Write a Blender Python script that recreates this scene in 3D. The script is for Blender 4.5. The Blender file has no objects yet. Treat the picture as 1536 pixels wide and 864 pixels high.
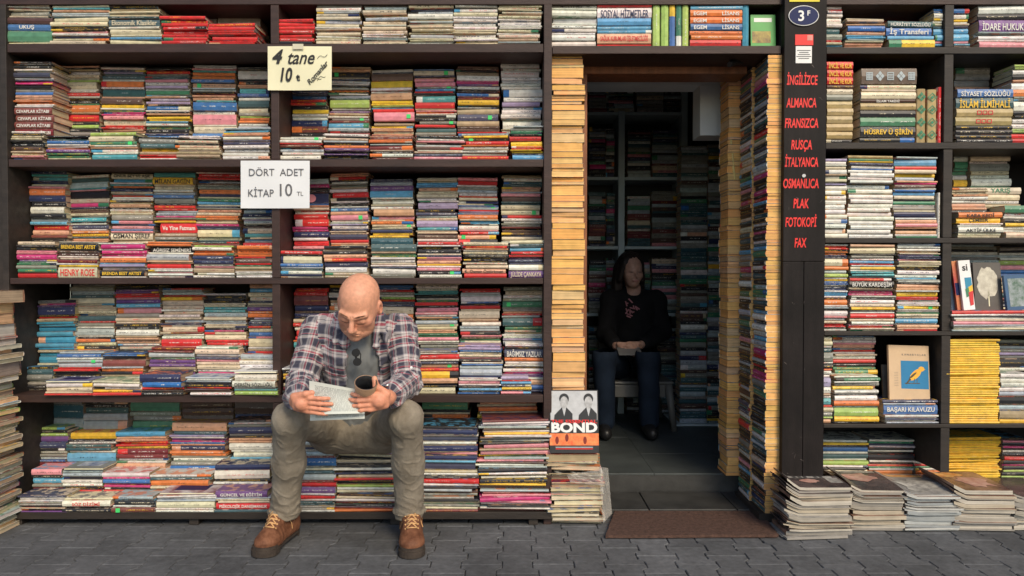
import bpy, bmesh, math, random, re
import numpy as np
from mathutils import Vector, Matrix, noise as mnoise
R = random.Random(7)
rad = math.radians
SC = bpy.context.scene
COL = SC.collection
# ------------------------------------------------------------------ camera
FPX, CZ, CY, PITCH = 1088.0, 1.085, -3.15, rad(1.0)
cam = bpy.data.cameras.new('camera'); cam.lens = FPX/1536*36; cam.sensor_width = 36
cam.clip_start = .05; cam.clip_end = 500
co = bpy.data.objects.new('camera', cam); COL.objects.link(co)
co.location = (0, CY, CZ); co.rotation_euler = (rad(90)-PITCH, 0, 0)
SC.camera = co
# ------------------------------------------------------------------ sky and sun
SUN_EL, SUN_AZ = rad(37), rad(24)          # sun behind the photographer's right shoulder
w = bpy.data.worlds.new("World"); SC.world = w; w.use_nodes = True
nt = w.node_tree; nt.nodes.clear()
sky = nt.nodes.new('ShaderNodeTexSky'); sky.sky_type = 'NISHITA'; sky.sun_disc = False
sky.sun_elevation = SUN_EL; sky.sun_rotation = rad(180)-SUN_AZ
bg = nt.nodes.new('ShaderNodeBackground'); bg.inputs[1].default_value = .125
ow = nt.nodes.new('ShaderNodeOutputWorld')
nt.links.new(sky.outputs[0], bg.inputs[0]); nt.links.new(bg.outputs[0], ow.inputs[0])
sl = bpy.data.lights.new('sun', 'SUN'); sl.energy = 2.3; sl.angle = rad(22); sl.color = (1, .84, .62)
so = bpy.data.objects.new('sun', sl); COL.objects.link(so)
sd = Vector((math.sin(SUN_AZ)*math.cos(SUN_EL), -math.cos(SUN_AZ)*math.cos(SUN_EL), math.sin(SUN_EL)))
so.rotation_euler = sd.to_track_quat('Z', 'Y').to_euler(); so.location = (2, -4, 5)
SC.view_settings.view_transform = 'Standard'; SC.view_settings.look = 'None'
SC.view_settings.gamma = 1; SC.view_settings.exposure = 0.37
SC.cycles.max_bounces = 6

def P(px, py, Y=0.0):
    """point of the world plane y=Y that the photograph shows at pixel px, py"""
    u, v = (px-768)/FPX, (432-py)/FPX
    dy = math.cos(PITCH)+v*math.sin(PITCH); dz = -math.sin(PITCH)+v*math.cos(PITCH)
    t = (Y-CY)/dy
    return Vector((t*u, Y, CZ+t*dz))
def Z(py, Y=0.0): return P(768, py, Y).z
def X(px, Y=0.0): return P(px, 413, Y).x

# ------------------------------------------------------------------ object helpers
def tag(o, label=None, cat=None, group=None, kind=None):
    if label: o['label'] = label
    if cat: o['category'] = cat
    if group: o['group'] = group
    if kind: o['kind'] = kind
    return o
def empty(name, loc=(0, 0, 0), label=None, cat=None, group=None):
    o = bpy.data.objects.new(name, None); o.empty_display_size = .05; COL.objects.link(o)
    o.location = loc
    return tag(o, label, cat, group)
def link(name, me, parent=None, mats=()):
    o = bpy.data.objects.new(name, me); COL.objects.link(o)
    for m in mats: me.materials.append(m)
    if parent is not None:
        o.parent = parent; o.matrix_parent_inverse = Matrix.Translation(parent.location).inverted() if parent.type == 'EMPTY' else Matrix()
    return o
class MB:
    """mesh builder: boxes, prisms, tubes, lathes joined in one mesh"""
    def __init__(s): s.v = []; s.f = []; s.mi = []; s.m = 0; s.sm = False
    def add(s, vs, fs):
        n = len(s.v); s.v += [tuple(v) for v in vs]; s.f += [tuple(i+n for i in f) for f in fs]; s.mi += [s.m]*len(fs); return s
    def box(s, a, b, bev=0.0, M=None):
        x0, y0, z0 = a; x1, y1, z1 = b
        if bev <= 0:
            vs = [Vector(q) for q in ((x0,y0,z0),(x1,y0,z0),(x1,y1,z0),(x0,y1,z0),(x0,y0,z1),(x1,y0,z1),(x1,y1,z1),(x0,y1,z1))]
            fs = [(0,3,2,1),(4,5,6,7),(0,1,5,4),(1,2,6,5),(2,3,7,6),(3,0,4,7)]
        else:
            bm = bmesh.new(); bmesh.ops.create_cube(bm, size=1)
            for v in bm.verts: v.co = Vector(((x0+x1)/2+v.co.x*(x1-x0), (y0+y1)/2+v.co.y*(y1-y0), (z0+z1)/2+v.co.z*(z1-z0)))
            bmesh.ops.bevel(bm, geom=bm.edges[:], offset=bev, segments=2, affect='EDGES', profile=.5)
            bm.verts.index_update(); vs = [v.co.copy() for v in bm.verts]; fs = [tuple(v.index for v in f.verts) for f in bm.faces]; bm.free()
        if M is not None: vs = [M @ v for v in vs]
        return s.add(vs, fs)
    def prism(s, pts, h, M=None):
        n = len(pts); vs = [Vector((p[0], p[1], 0)) for p in pts]+[Vector((p[0], p[1], h)) for p in pts]
        fs = [tuple(range(n))[::-1], tuple(range(n, 2*n))]+[(i, (i+1) % n, n+(i+1) % n, n+i) for i in range(n)]
        if M is not None: vs = [M @ v for v in vs]
        return s.add(vs, fs)
    def tube(s, pts, r, n=8):
        pts = [Vector(p) for p in pts]; rs = r if isinstance(r, (list, tuple)) else [r]*len(pts); vs = []; fs = []
        up = Vector((.31, .2, .93))
        for i, p in enumerate(pts):
            d = (pts[min(i+1, len(pts)-1)]-pts[max(i-1, 0)]).normalized()
            a = d.cross(up).normalized(); b = d.cross(a)
            for k in range(n):
                t = 2*math.pi*k/n; vs.append(p+(a*math.cos(t)+b*math.sin(t))*rs[i])
        for i in range(len(pts)-1):
            for k in range(n): fs.append((i*n+k, i*n+(k+1) % n, (i+1)*n+(k+1) % n, (i+1)*n+k))
        fs.append(tuple(range(n))[::-1]); fs.append(tuple(range((len(pts)-1)*n, len(pts)*n)))
        return s.add(vs, fs)
    def mesh(s, name, smooth=False):
        me = bpy.data.meshes.new(name); me.from_pydata(s.v, [], s.f)
        me.polygons.foreach_set('material_index', s.mi)
        if smooth or s.sm: me.polygons.foreach_set('use_smooth', [True]*len(s.f))
        me.update(); return me
    def obj(s, name, mats, parent=None, smooth=False):
        return link(name, s.mesh(name, smooth), parent, mats if isinstance(mats, (list, tuple)) else [mats])

# ------------------------------------------------------------------ materials
def mat(name, col, rough=.6, var=.15, scale=8, bump=.0, bscale=60, spec=.4, col2=None, stretch=None, metal=0, rnd=0, pos=False, stain=0):
    m = bpy.data.materials.new(name); m.use_nodes = True; N = m.node_tree.nodes; L = m.node_tree.links
    b = N['Principled BSDF']; b.inputs['Roughness'].default_value = rough; b.inputs['Metallic'].default_value = metal
    b.inputs['Specular IOR Level'].default_value = spec
    tc = N.new('ShaderNodeTexCoord'); mp = N.new('ShaderNodeMapping'); gp = N.new('ShaderNodeNewGeometry'); L.new(gp.outputs['Position'] if pos else tc.outputs['Object'], mp.inputs[0])
    if stretch: mp.inputs['Scale'].default_value = stretch
    nz = N.new('ShaderNodeTexNoise'); nz.inputs['Scale'].default_value = scale; nz.inputs['Detail'].default_value = 8; nz.inputs['Roughness'].default_value = .65
    L.new(mp.outputs[0], nz.inputs['Vector'])
    r = N.new('ShaderNodeValToRGB'); c2 = col2 or [c*(1+var) for c in col]
    r.color_ramp.elements[0].position = .32; r.color_ramp.elements[1].position = .68
    r.color_ramp.elements[0].color = (*[c*(1-var) for c in col], 1) if not col2 else (*col, 1); r.color_ramp.elements[1].color = (*c2, 1)
    L.new(nz.outputs[0], r.inputs[0]); out = r.outputs[0]
    if rnd:
        oi = N.new('ShaderNodeObjectInfo'); mr = N.new('ShaderNodeMapRange'); mr.inputs[3].default_value = 1-rnd; mr.inputs[4].default_value = 1+rnd
        L.new(oi.outputs['Random'], mr.inputs[0]); vm = N.new('ShaderNodeVectorMath'); vm.operation = 'SCALE'
        L.new(out, vm.inputs[0]); L.new(mr.outputs[0], vm.inputs['Scale']); out = vm.outputs[0]
    if stain:            # blotches of dirt lying across the surface
        n3 = N.new('ShaderNodeTexNoise'); n3.inputs['Scale'].default_value = 2.3; n3.inputs['Detail'].default_value = 9; n3.inputs['Roughness'].default_value = .72; L.new(gp.outputs['Position'], n3.inputs['Vector'])
        m3 = N.new('ShaderNodeMapRange'); L.new(n3.outputs[0], m3.inputs[0]); m3.inputs[1].default_value = .38; m3.inputs[2].default_value = .62; m3.inputs[3].default_value = 1-stain; m3.inputs[4].default_value = 1+stain*.5
        v3 = N.new('ShaderNodeVectorMath'); v3.operation = 'SCALE'; L.new(out, v3.inputs[0]); L.new(m3.outputs[0], v3.inputs['Scale']); out = v3.outputs[0]
    L.new(out, b.inputs['Base Color'])
    if bump:
        n2 = N.new('ShaderNodeTexNoise'); n2.inputs['Scale'].default_value = bscale; n2.inputs['Detail'].default_value = 6
        L.new(mp.outputs[0], n2.inputs['Vector'])
        bp = N.new('ShaderNodeBump'); bp.inputs['Strength'].default_value = bump; bp.inputs['Distance'].default_value = .004
        L.new(n2.outputs[0], bp.inputs['Height']); L.new(bp.outputs[0], b.inputs['Normal'])
    return m
M_SHELF = mat('dark_brown_wood', (.040, .021, .017), .55, .35, 5, .25, 40, .4, stretch=(1, 6, 6))
M_SHELF2 = mat('dark_grey_brown_wood', (.028, .022, .018), .6, .35, 5, .25, 40, .4, stretch=(1, 6, 6))
M_BACK = mat('shelf_back', (.016, .014, .014), .8, .3, 5)
M_POST = mat('dark_painted_post', (.013, .010, .0095), .6, .35, 3, .2, 50, .2, stretch=(8, 8, 1), stain=.4)
M_DOORW = mat('orange_brown_wood', (.22, .085, .038), .5, .35, 6, .2, 40, .4, stretch=(6, 6, 1))
M_WALL = mat('plaster', (.34, .33, .31), .9, .12, 6, .3, 90)
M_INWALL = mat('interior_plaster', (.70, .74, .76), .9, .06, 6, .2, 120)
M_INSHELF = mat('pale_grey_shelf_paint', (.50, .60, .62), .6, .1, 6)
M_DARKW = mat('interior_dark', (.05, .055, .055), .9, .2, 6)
M_GROUND = mat('joint_sand', (.085, .082, .075), .95, .4, 30, .5, 200)
M_PAVER = mat('concrete_paver', (.108, .112, .118), .88, .22, 40, .5, 260, .3, rnd=.12, pos=True, stain=.32)
M_TILE = mat('interior_floor_tile', (.060, .070, .070), .5, .25, 5, .1, 60)
M_SLAB = mat('stone_slab', (.040, .040, .038), .5, .35, 9, .2, 90)
M_MAT = mat('coconut_doormat', (.095, .052, .038), .98, .4, 60, 1.0, 350)
M_PAPERW = mat('white_paper', (.72, .74, .76), .75, .04, 5)
M_PAPERY = mat('pale_yellow_paper', (.78, .75, .52), .75, .05, 5)
M_INK = mat('black_ink', (.02, .02, .02), .6, .1)
M_INKG = mat('grey_ink', (.12, .12, .13), .6, .1)
M_RED = mat('red_vinyl_letters', (.80, .03, .025), .5, .12, 9)
M_WHITE = mat('white_vinyl', (.8, .8, .78), .5, .05)
M_NAVY = mat('navy_enamel', (.010, .018, .085), .5, .1, 5, spec=.2)
M_TAPE = mat('yellow_tape', (.75, .65, .03), .5, .1)
M_GOLDI = mat('gold_foil', (.62, .46, .14), .4, .15, 20)
M_GREEN = mat('green_price_sticker', (.06, .62, .16), .6, .1)
M_BLACK = mat('black_plastic', (.015, .015, .016), .4, .2)
M_STEEL = mat('brushed_metal', (.45, .45, .45), .3, .1, metal=1)
M_BLUEP = mat('blue_print', (.02, .19, .38), .6, .08)
M_TAN = mat('tan_board_cover', (.62, .44, .27), .7, .08, 12)
M_REDP = mat('red_print', (.65, .03, .02), .5, .25, 18, col2=(.8, .22, .05))

def textmesh(s, size, extr=.0004, off=0.0, sx=1.0, shear=0.0, align='CENTER'):
    cu = bpy.data.curves.new('t', 'FONT'); cu.body = s; cu.size = size; cu.extrude = extr; cu.offset = off
    cu.align_x = align; cu.align_y = 'CENTER'; cu.shear = shear; cu.resolution_u = 3
    o = bpy.data.objects.new('t', cu); COL.objects.link(o)
    dg = bpy.context.evaluated_depsgraph_get(); me = bpy.data.meshes.new_from_object(o.evaluated_get(dg))
    bpy.data.objects.remove(o); bpy.data.curves.remove(cu)
    if sx != 1: me.transform(Matrix.Diagonal((sx, 1, 1, 1)))
    return me
def text(name, s, M, size, material, parent, **k):
    """lettering standing in its local xy plane, placed by matrix M"""
    me = textmesh(s, size, **k); me.transform(M); me.materials.append(material)
    me.name = name
    return link(name, me, parent)
FRONT = Matrix.Rotation(rad(90), 4, 'X')           # text facing the street (-y)
# ================================================================== ground and pavement
tag(MB().box((-30, -30, -.3), (30, 12, -.012)).obj('ground', M_GROUND), kind='structure')
pave = empty('pavement', (0, 0, 0)); pave['kind'] = 'structure'
def paver_mesh():
    """I-shaped interlocking block"""
    w, e, H, g, z = .0675, .0105, .165, .0012, .012
    prof = [(w+e, g), (w+e, .031), (w-e, .050), (w-e, .115), (w+e, .134), (w+e, H-g)]
    def ring(c): return [(x-g-c, min(max(y, g+c), H-g-c)) for x, y in prof]+[(-(x-g-c), min(max(y, g+c), H-g-c)) for x, y in prof[::-1]]
    a, b = ring(0), ring(.0028); n = len(a)
    vs = [(x, y, -z) for x, y in a]+[(x, y, -.0035) for x, y in a]+[(x, y, 0) for x, y in b]
    fs = [tuple(range(2*n, 3*n))]+[(i, (i+1) % n, n+(i+1) % n, n+i) for i in range(n)]+[(n+i, n+(i+1) % n, 2*n+(i+1) % n, 2*n+i) for i in range(n)]
    me = bpy.data.meshes.new('paver'); me.from_pydata(vs, [], fs); me.materials.append(M_PAVER); return me
pm = paver_mesh(); far = MB(); npv = 0
for i in range(-26, 27):
    for j in range(-12, 3):
        x = i*.135+.02; y = j*.165+(i % 2)*.0825-.03
        if -.95 < y < .10 and -2.25 < x < 2.2 and npv < 290:
            o = bpy.data.objects.new('paver', pm); COL.objects.link(o); o.parent = pave; npv += 1
            o.location = (x, y, R.uniform(-.0018, .0004)); o.rotation_euler = (R.uniform(-.006, .006), R.uniform(-.006, .006), R.uniform(-.012, .012))
        else:
            far.add([(v.co.x+x, v.co.y+y, v.co.z) for v in pm.vertices], [tuple(p.vertices) for p in pm.polygons])
tag(far.obj('paving_beyond', M_PAVER, pave), kind='stuff')

# ================================================================== building shell
bl = empty('shop_building', (0, .6, 0), 'plastered shop building whose ground floor is an open book shop front', 'building')
TOP = Z(2)+.02
MB().box((-6, .02, TOP+.04), (6, .5, 4.6)).obj('wall', M_WALL, bl)
MB().box((-6, .02, 0), (-2.42, .5, TOP+.035)).obj('wall', M_WALL, bl)
MB().box((3.0, .02, 0), (6, .5, TOP+.035)).obj('wall', M_WALL, bl)
FZ = .11                                             # inside floor level
DX0, DX1 = X(878, .2), X(1092, .36)
MB().box((-1.0, 2.75, FZ), (3, 2.85, 2.9)).obj('interior_wall', M_INWALL, bl)
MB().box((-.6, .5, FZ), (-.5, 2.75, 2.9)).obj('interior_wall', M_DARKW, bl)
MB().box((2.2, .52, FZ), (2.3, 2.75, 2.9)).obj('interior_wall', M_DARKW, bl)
MB().box((-1, .5, 2.9), (3, 2.85, 3.0)).obj('ceiling', M_INWALL, bl)
# pale wall corner with a beam over the inner shelves
a, b = P(878, 112, .60), P(1140, 127, .60)
MB().box((-.5, .60, b.z), (2.19, .75, 2.9)).obj('interior_beam', M_INWALL, bl)
a = P(1050, 203, .60)
MB().box((a.x, .60, a.z), (2.19, .75, b.z-.002)).obj('interior_wall', M_INWALL, bl)
# inside floor of square tiles, the pieces that show in the doorway
fl = tag(MB().box((-.6, .40, -.012), (2.3, 2.8, FZ-.008)).obj('interior_floor', M_SLAB), kind='structure')
for i in range(7):
    for j in range(6):
        x0, y0 = -.5+i*.4, .405+j*.4
        MB().box((x0+.0008, y0+.0008, FZ-.02), (x0+.3992, y0+.3992, FZ+R.uniform(-.0006, .0006)), .0015).obj('tile', M_TILE, fl)
ds = tag(MB().box((.28, .12, -.012), (1.17, .397, .012)).obj('doorstep', M_GROUND), kind='structure')
for x0, x1 in ((.29, .62), (.625, 1.02), (1.025, 1.165)):
    MB().box((x0, .125, .0), (x1, .392, .022+R.uniform(0, .002)), .003).obj('slab', M_SLAB, ds)
# doormat
dm = MB(); a = P(903, 808, 0).x
q = [P(p, 413, y).x for p, y in ((908, -.16), (1172, -.16), (1140, .16), (925, .16))]
n = 40
pts = [(q[0], -.185), (q[1]-.01, -.175), (q[2]+.0, .17), (q[3], .17)]
pts = [(pts[k][0]*(1-t)+pts[(k+1) % 4][0]*t+R.uniform(-.0022, .0022), pts[k][1]*(1-t)+pts[(k+1) % 4][1]*t+R.uniform(-.0022, .0022)) for k in range(4) for t in [i/30 for i in range(30)]]
dm.prism(pts, .012, Matrix.Translation((0, 0, .004)))
for i in range(1400):                                # loose coir fibres
    x, y = R.uniform(q[0]+.02, q[1]-.05), R.uniform(-.17, .16); t = R.uniform(0, 6.28); l = .006
    dm.add([(x, y, .016), (x+l*math.cos(t), y+l*math.sin(t), .018), (x+l*math.cos(t+.3), y+l*math.sin(t+.3), .016)], [(0, 1, 2)])
tag(dm.obj('doormat', M_MAT), 'worn reddish brown coir doormat lying on the pavers before the doorway', 'doormat')
# door frame
df = empty('door_frame', (X(985, .2), .2, 0), 'orange brown wooden door frame around the dark open doorway', 'door frame')
zl0, zl1 = Z(112, .2), Z(98, .2)
MB().box((X(871, .2), .19, .0), (X(880, .2), .30, zl0), .002).obj('jamb', M_DOORW, df)
MB().box((X(1119, .51), .505, .0), (X(1119, .51)+.04, .52, Z(112, .5)), .002).obj('jamb', M_DOORW, df)
MB().box((X(871, .2), .19, zl0+.002), (X(1118, .2), .34, zl1), .002).obj('lintel', M_DOORW, df)
MB().box((X(871, .2), .21, zl1+.002), (X(1118, .2), .34, Z(84, .2)), .002).obj('lintel', M_SHELF, df)
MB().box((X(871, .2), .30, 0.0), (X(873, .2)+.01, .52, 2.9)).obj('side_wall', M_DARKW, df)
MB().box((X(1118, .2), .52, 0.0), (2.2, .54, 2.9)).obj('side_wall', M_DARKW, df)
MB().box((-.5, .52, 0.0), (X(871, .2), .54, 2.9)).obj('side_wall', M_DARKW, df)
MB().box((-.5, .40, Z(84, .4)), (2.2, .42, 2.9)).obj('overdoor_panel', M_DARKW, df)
# lamp under the shelf above the door
dl = MB(); c = P(985, 90, .1)
dl.tube([(c.x-.06, .1, c.z+.025), (c.x+.06, .1, c.z+.025)], [.018, .018], 12)
tag(dl.obj('ceiling_lamp', M_STEEL, smooth=True), 'small unlit lamp fixed under the shelf over the doorway', 'lamp')

# ================================================================== left bookshelf
SHZ = {}                                             # standing surface of every shelf
DEP = .43
lb = empty('bookshelf', (-1, 0, 0), 'long dark brown wooden bookshelf left of the doorway, filled with books', 'bookshelf')
xl, xm0, xm1, xr0, xr1 = X(15), X(408), X(420), X(815.5), X(827.5)
rows_l = [('top', 66, 79), ('second', 239, 250.5), ('third', 417, 426), ('fourth', 592, 603.5)]
for nm, y0, y1 in rows_l:
    MB().box((xl+.002, -.004, Z(y1)), (xr0-.002, DEP, Z(y0)), .002).obj('shelf_board', M_SHELF, lb)
    SHZ['L'+nm] = Z(y0)
MB().box((xl+.002, -.03, Z(779, -.03)), (xr1, DEP, Z(768.5, -.03)), .002).obj('shelf_board', M_BLACK if 0 else M_SHELF2, lb)
SHZ['Lbottom'] = Z(768.5, -.03)
MB().box((xl-.10, -.002, Z(7)), (3.0, DEP, TOP+.03), .002).obj('top_board', M_SHELF, lb)
ys = [7]+[v for r in rows_l for v in r[1:]]+[768.5]
for i in range(0, len(ys), 2):
    z1, z0 = Z(ys[i])-.001, Z(ys[i+1])+.001
    MB().box((xm0, .0, z0), (xm1, DEP, z1), .002).obj('divider', M_SHELF, lb)
MB().box((xr0, -.008, .0), (xr1, DEP, Z(7)-.001), .002).obj('side_panel', M_SHELF, lb)
MB().box((xl-.025, -.008, .0), (xl, DEP, Z(7)-.001), .002).obj('side_panel', M_SHELF2, lb)
MB().box((xl-.16, .01, .0), (xl-.027, DEP, Z(7)-.001), .002).obj('side_panel', M_SHELF2, lb)
MB().box((xl-.0, DEP+.001, .0), (xr1, DEP+.02, TOP)).obj('back_panel', M_BACK, lb)
for px in (25, 290, 592, 800):
    MB().box((X(px)-.02, -.015, 0), (X(px)+.02, .05, Z(779, -.03)-.001), .002).obj('leg', M_SHELF2, lb)
# shelf over the doorway
ob = empty('overdoor_shelf', (.8, 0, 0), 'brown shelf spanning above the doorway, holding white, blue, green textbooks', 'shelf')
MB().box((xr1+.002, -.004, Z(81)), (X(1169), .40, Z(69)), .002).obj('shelf_board', M_SHELF, ob)
MB().box((xr1+.002, .40, Z(81)), (X(1169), .42, TOP)).obj('back_panel', M_BACK, ob)
SHZ['Otop'] = Z(69)
# ================================================================== lettered post
ps = empty('sign_post', (X(1203), 0, 0), 'wide dark brown post right of the doorway lettered with red language names', 'post')
px0, px1 = X(1170.5), X(1233)
MB().box((px0, -.03, Z(392, -.03)), (px1, .0, TOP+.03), .002).obj('board', M_POST, ps)
mid = (px0+px1)/2
MB().box((px0, -.03, 0), (mid-.0012, .0, Z(392, -.03)-.0015), .002).obj('board', M_POST, ps)
MB().box((mid+.0012, -.0285, 0), (px1, .0, Z(392, -.03)-.0015), .002).obj('board', M_POST, ps)
MB().box((px0+.003, .001, 0), (px1-.003, .42, TOP+.03)).obj('core', M_SHELF2, ps)
fy = -.0306
for s, px, py, wpx in (('İNGİLİZCE', 1203, 122, 46), ('ALMANCA', 1202, 155, 45), ('FRANSIZCA', 1202, 185.5, 50), ('RUSÇA', 1202, 216, 31), ('İTALYANCA', 1202, 245, 50),
                   ('OSMANLICA', 1201, 276, 53), ('PLAK', 1201, 306, 23), ('FOTOKOPİ', 1201, 335, 47), ('FAX', 1200, 365, 18)):
    me = textmesh(s, .056, .0006, .0012, 1, .12)
    xs = [v.co.x for v in me.vertices]; wd = max(xs)-min(xs); tgt = wpx/FPX*(3.15-.03)
    me.transform(Matrix.Diagonal((tgt/wd, 1.0, 1, 1)))
    c = P(px, py+(2 if 'Ç' in s else -1 if 'İ' in s else 0), fy)
    me.transform(Matrix.Translation(c) @ FRONT); me.materials.append(M_RED); me.name = 'lettering'
    link('lettering', me, ps)
MB().tube([P(1206, 263.5, -.03), P(1206, 263.5, -.036)], .0075, 10).obj('stud', M_WHITE, ps)
# chips and scratches in the dark paint
rq = random.Random(4); M_CHIP = mat('chipped_paint', (.12, .10, .09), .8, .3)
for i in range(26):
    x, z = rq.uniform(px0+.01, px1-.01), rq.uniform(.1, 2.2); mb = MB(); l = rq.uniform(.002, .012); t_ = rq.uniform(0, 3.1); w_ = rq.uniform(.0004, .0016)
    mb.add([(x+l*math.cos(t_), -.0304, z+l*math.sin(t_)), (x+w_*math.sin(t_), -.0304, z-w_*math.cos(t_)), (x-l*math.cos(t_), -.0304, z-l*math.sin(t_)), (x-w_*math.sin(t_)*1.5, -.0304, z+w_*math.cos(t_))], [(0, 1, 2, 3)])
    mb.obj('paint_chip', M_CHIP, ps)
# enamel house number
hn = empty('house_number_plate', P(1205, 24, -.03), 'navy enamel oval plate reading 3F on the dark post', 'number plate')
c = P(1205, 24, -.031); rx, rz = 22.5/FPX*3.12, 15/FPX*3.12
def ell(rx, rz, y0, y1, c, n=32):
    m = MB(); m.prism([(c.x+rx*math.cos(t*6.28318/n), c.z+rz*math.sin(t*6.28318/n)) for t in range(n)], y1-y0, Matrix.Translation((0, y1, 0)) @ FRONT)
    return m
ell(rx, rz, -.036, -.031, c).obj('rim', M_WHITE, hn)
ell(rx*.955, rz*.93, -.0375, -.0362, c).obj('face', M_NAVY, hn)
text('number', '3', Matrix.Translation(P(1202, 24.5, -.0382)) @ FRONT, .062, M_WHITE, hn, off=.0012)
text('letter', 'F', Matrix.Translation(P(1213, 20, -.0382)) @ FRONT, .03, M_WHITE, hn, off=.0006)
tag(MB().box(tuple(P(1184, 2, -.032))[:1]+(-.0335, Z(3, -.03)), (X(1226, -.03), -.031, TOP+.01)).obj('tape', M_TAPE), 'yellow tape strip on the post above the oval number plate', 'tape')
st = empty('shop_sticker', P(1203, 75, -.031), 'small red and white sticker with printed lines on the dark post', 'sticker')
MB().box((X(1190, -.03), -.0328, Z(68, -.03)), (X(1217, -.03), -.031, Z(52, -.03))).obj('red_panel', M_RED, st)
MB().box((X(1208, -.03), -.0335, Z(61, -.03)), (X(1216, -.03), -.0329, Z(53, -.03))).obj('flag_patch', mat('pale_red', (.75, .3, .25), .6), st)
MB().box((X(1191, -.03), -.0328, Z(95, -.03)), (X(1215, -.03), -.031, Z(69.5, -.03))).obj('white_panel', M_WHITE, st)
for i in range(5):
    l = (10, 7, 9, 11, 8)[i]
    MB().box((X(1203-l, -.03), -.0333, Z(76.6+i*3, -.03)), (X(1203+l, -.03), -.0329, Z(75.4+i*3, -.03))).obj('print_line', M_INKG, st)
# ================================================================== right bookshelf
rb = empty('bookshelf', (2, 0, 0), 'dark grey brown bookshelf right of the lettered post, with colourful piles', 'bookshelf')
rl, rm0, rm1, rr = X(1236), X(1413.5), X(1427), 2.62
rows_r = [('top', 71, 81), ('second', 214, 223.5), ('third', 357, 364.5), ('fourth', 497, 503), ('fifth', 636, 641.5)]
for nm, y0, y1 in rows_r:
    MB().box((rl+.002, -.004, Z(y1)), (rr, DEP, Z(y0)), .002).obj('shelf_board', M_SHELF2, rb); SHZ['R'+nm] = Z(y0)
MB().box((rl, .19, .10), (rr, DEP, .125), .002).obj('shelf_board', M_SHELF2, rb); SHZ['Rbottom'] = .125
ys = [7]+[v for r in rows_r for v in r[1:]]
for i in range(0, len(ys), 2):
    z1, z0 = Z(ys[i])-.001, (Z(ys[i+1])+.001 if i+1 < len(ys) else Z(708))
    MB().box((rm0, .0, z0), (rm1, DEP, z1), .002).obj('divider', M_SHELF2, rb)
MB().box((rl-.003, .001, 0), (rl+.001, DEP, TOP)).obj('side_panel', M_SHELF2, rb)
MB().box((rl, DEP+.001, 0), (rr+.03, DEP+.02, TOP)).obj('back_panel', M_BACK, rb)
MB().box((rr, .0, 0), (rr+.03, DEP, TOP), .002).obj('side_panel', M_SHELF2, rb)
# ================================================================== shelves inside the shop
ib = empty('interior_bookshelf', (.8, 2.1, 0), 'pale grey painted bookshelf in the dark back of the shop', 'bookshelf')
YI = 1.95
for px in (932, 1026):
    MB().box((X(px, YI)-.022, YI, FZ), (X(px, YI)+.022, YI+.3, Z(166, YI)-.002 if px == 932 else Z(112, YI)), .002).obj('divider', M_INSHELF, ib)
ISZ = []
for k, (py, x1) in enumerate(((168, 1026), (265.5, 1026), (369.5, 1026), (470, 1026))):
    z = Z(py, YI)
    MB().box((-.5, YI+.002, z-.02), (X(932, YI)-.024, YI+.3, z)).obj('shelf_board', M_INSHELF, ib)
    MB().box((X(932, YI)+.024, YI+.002, z-.02), (X(1026, YI)-.024, YI+.3, z)).obj('shelf_board', M_INSHELF, ib)
    ISZ.append(z)
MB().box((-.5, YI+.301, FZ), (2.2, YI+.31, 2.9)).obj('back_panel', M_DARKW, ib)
# ================================================================== books
CC = {  # code: (colour, word, ink)
 'w': ((.72, .70, .64), 'white', 'kknr'), 'c': ((.62, .54, .38), 'cream', 'kkrb'), 't': ((.40, .30, .19), 'tan', 'kwR'), 'g': ((.24, .24, .21), 'grey', 'wk'),
 's': ((.40, .46, .48), 'pale blue-grey', 'knw'), 'k': ((.022, .022, .026), 'black', 'wwcy'), 'b': ((.085, .042, .035), 'dark brown', 'wcy'), 'r': ((.60, .035, .035), 'red', 'wwky'),
 'R': ((.17, .022, .028), 'maroon', 'wcy'), 'o': ((.72, .19, .045), 'orange', 'wkk'), 'y': ((.80, .50, .045), 'yellow', 'kkr'), 'l': ((.36, .52, .12), 'lime green', 'kw'),
 'G': ((.045, .21, .11), 'green', 'wy'), 'T': ((.028, .095, .115), 'dark teal', 'ws'), 'n': ((.022, .032, .095), 'navy', 'wws'), 'u': ((.035, .14, .38), 'blue', 'ww'),
 'U': ((.10, .36, .58), 'light blue', 'wk'), 'p': ((.68, .26, .30), 'pink', 'kRw'), 'm': ((.55, .03, .18), 'magenta', 'ww'), 'v': ((.15, .06, .22), 'purple', 'wc'),
 'V': ((.36, .30, .47), 'lilac', 'kw'), 'q': ((.07, .35, .37), 'turquoise', 'kw'), 'e': ((.66, .36, .22), 'salmon', 'kR'), 'd': ((.42, .31, .13), 'gold-tooled', 'kk'),
 'P': ((.62, .44, .25), 'page-edge', 'k'), 'O': ((.72, .40, .15), 'page-edge', 'k'), 'B': ((.03, .25, .40), 'blue', 'kw')}
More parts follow.
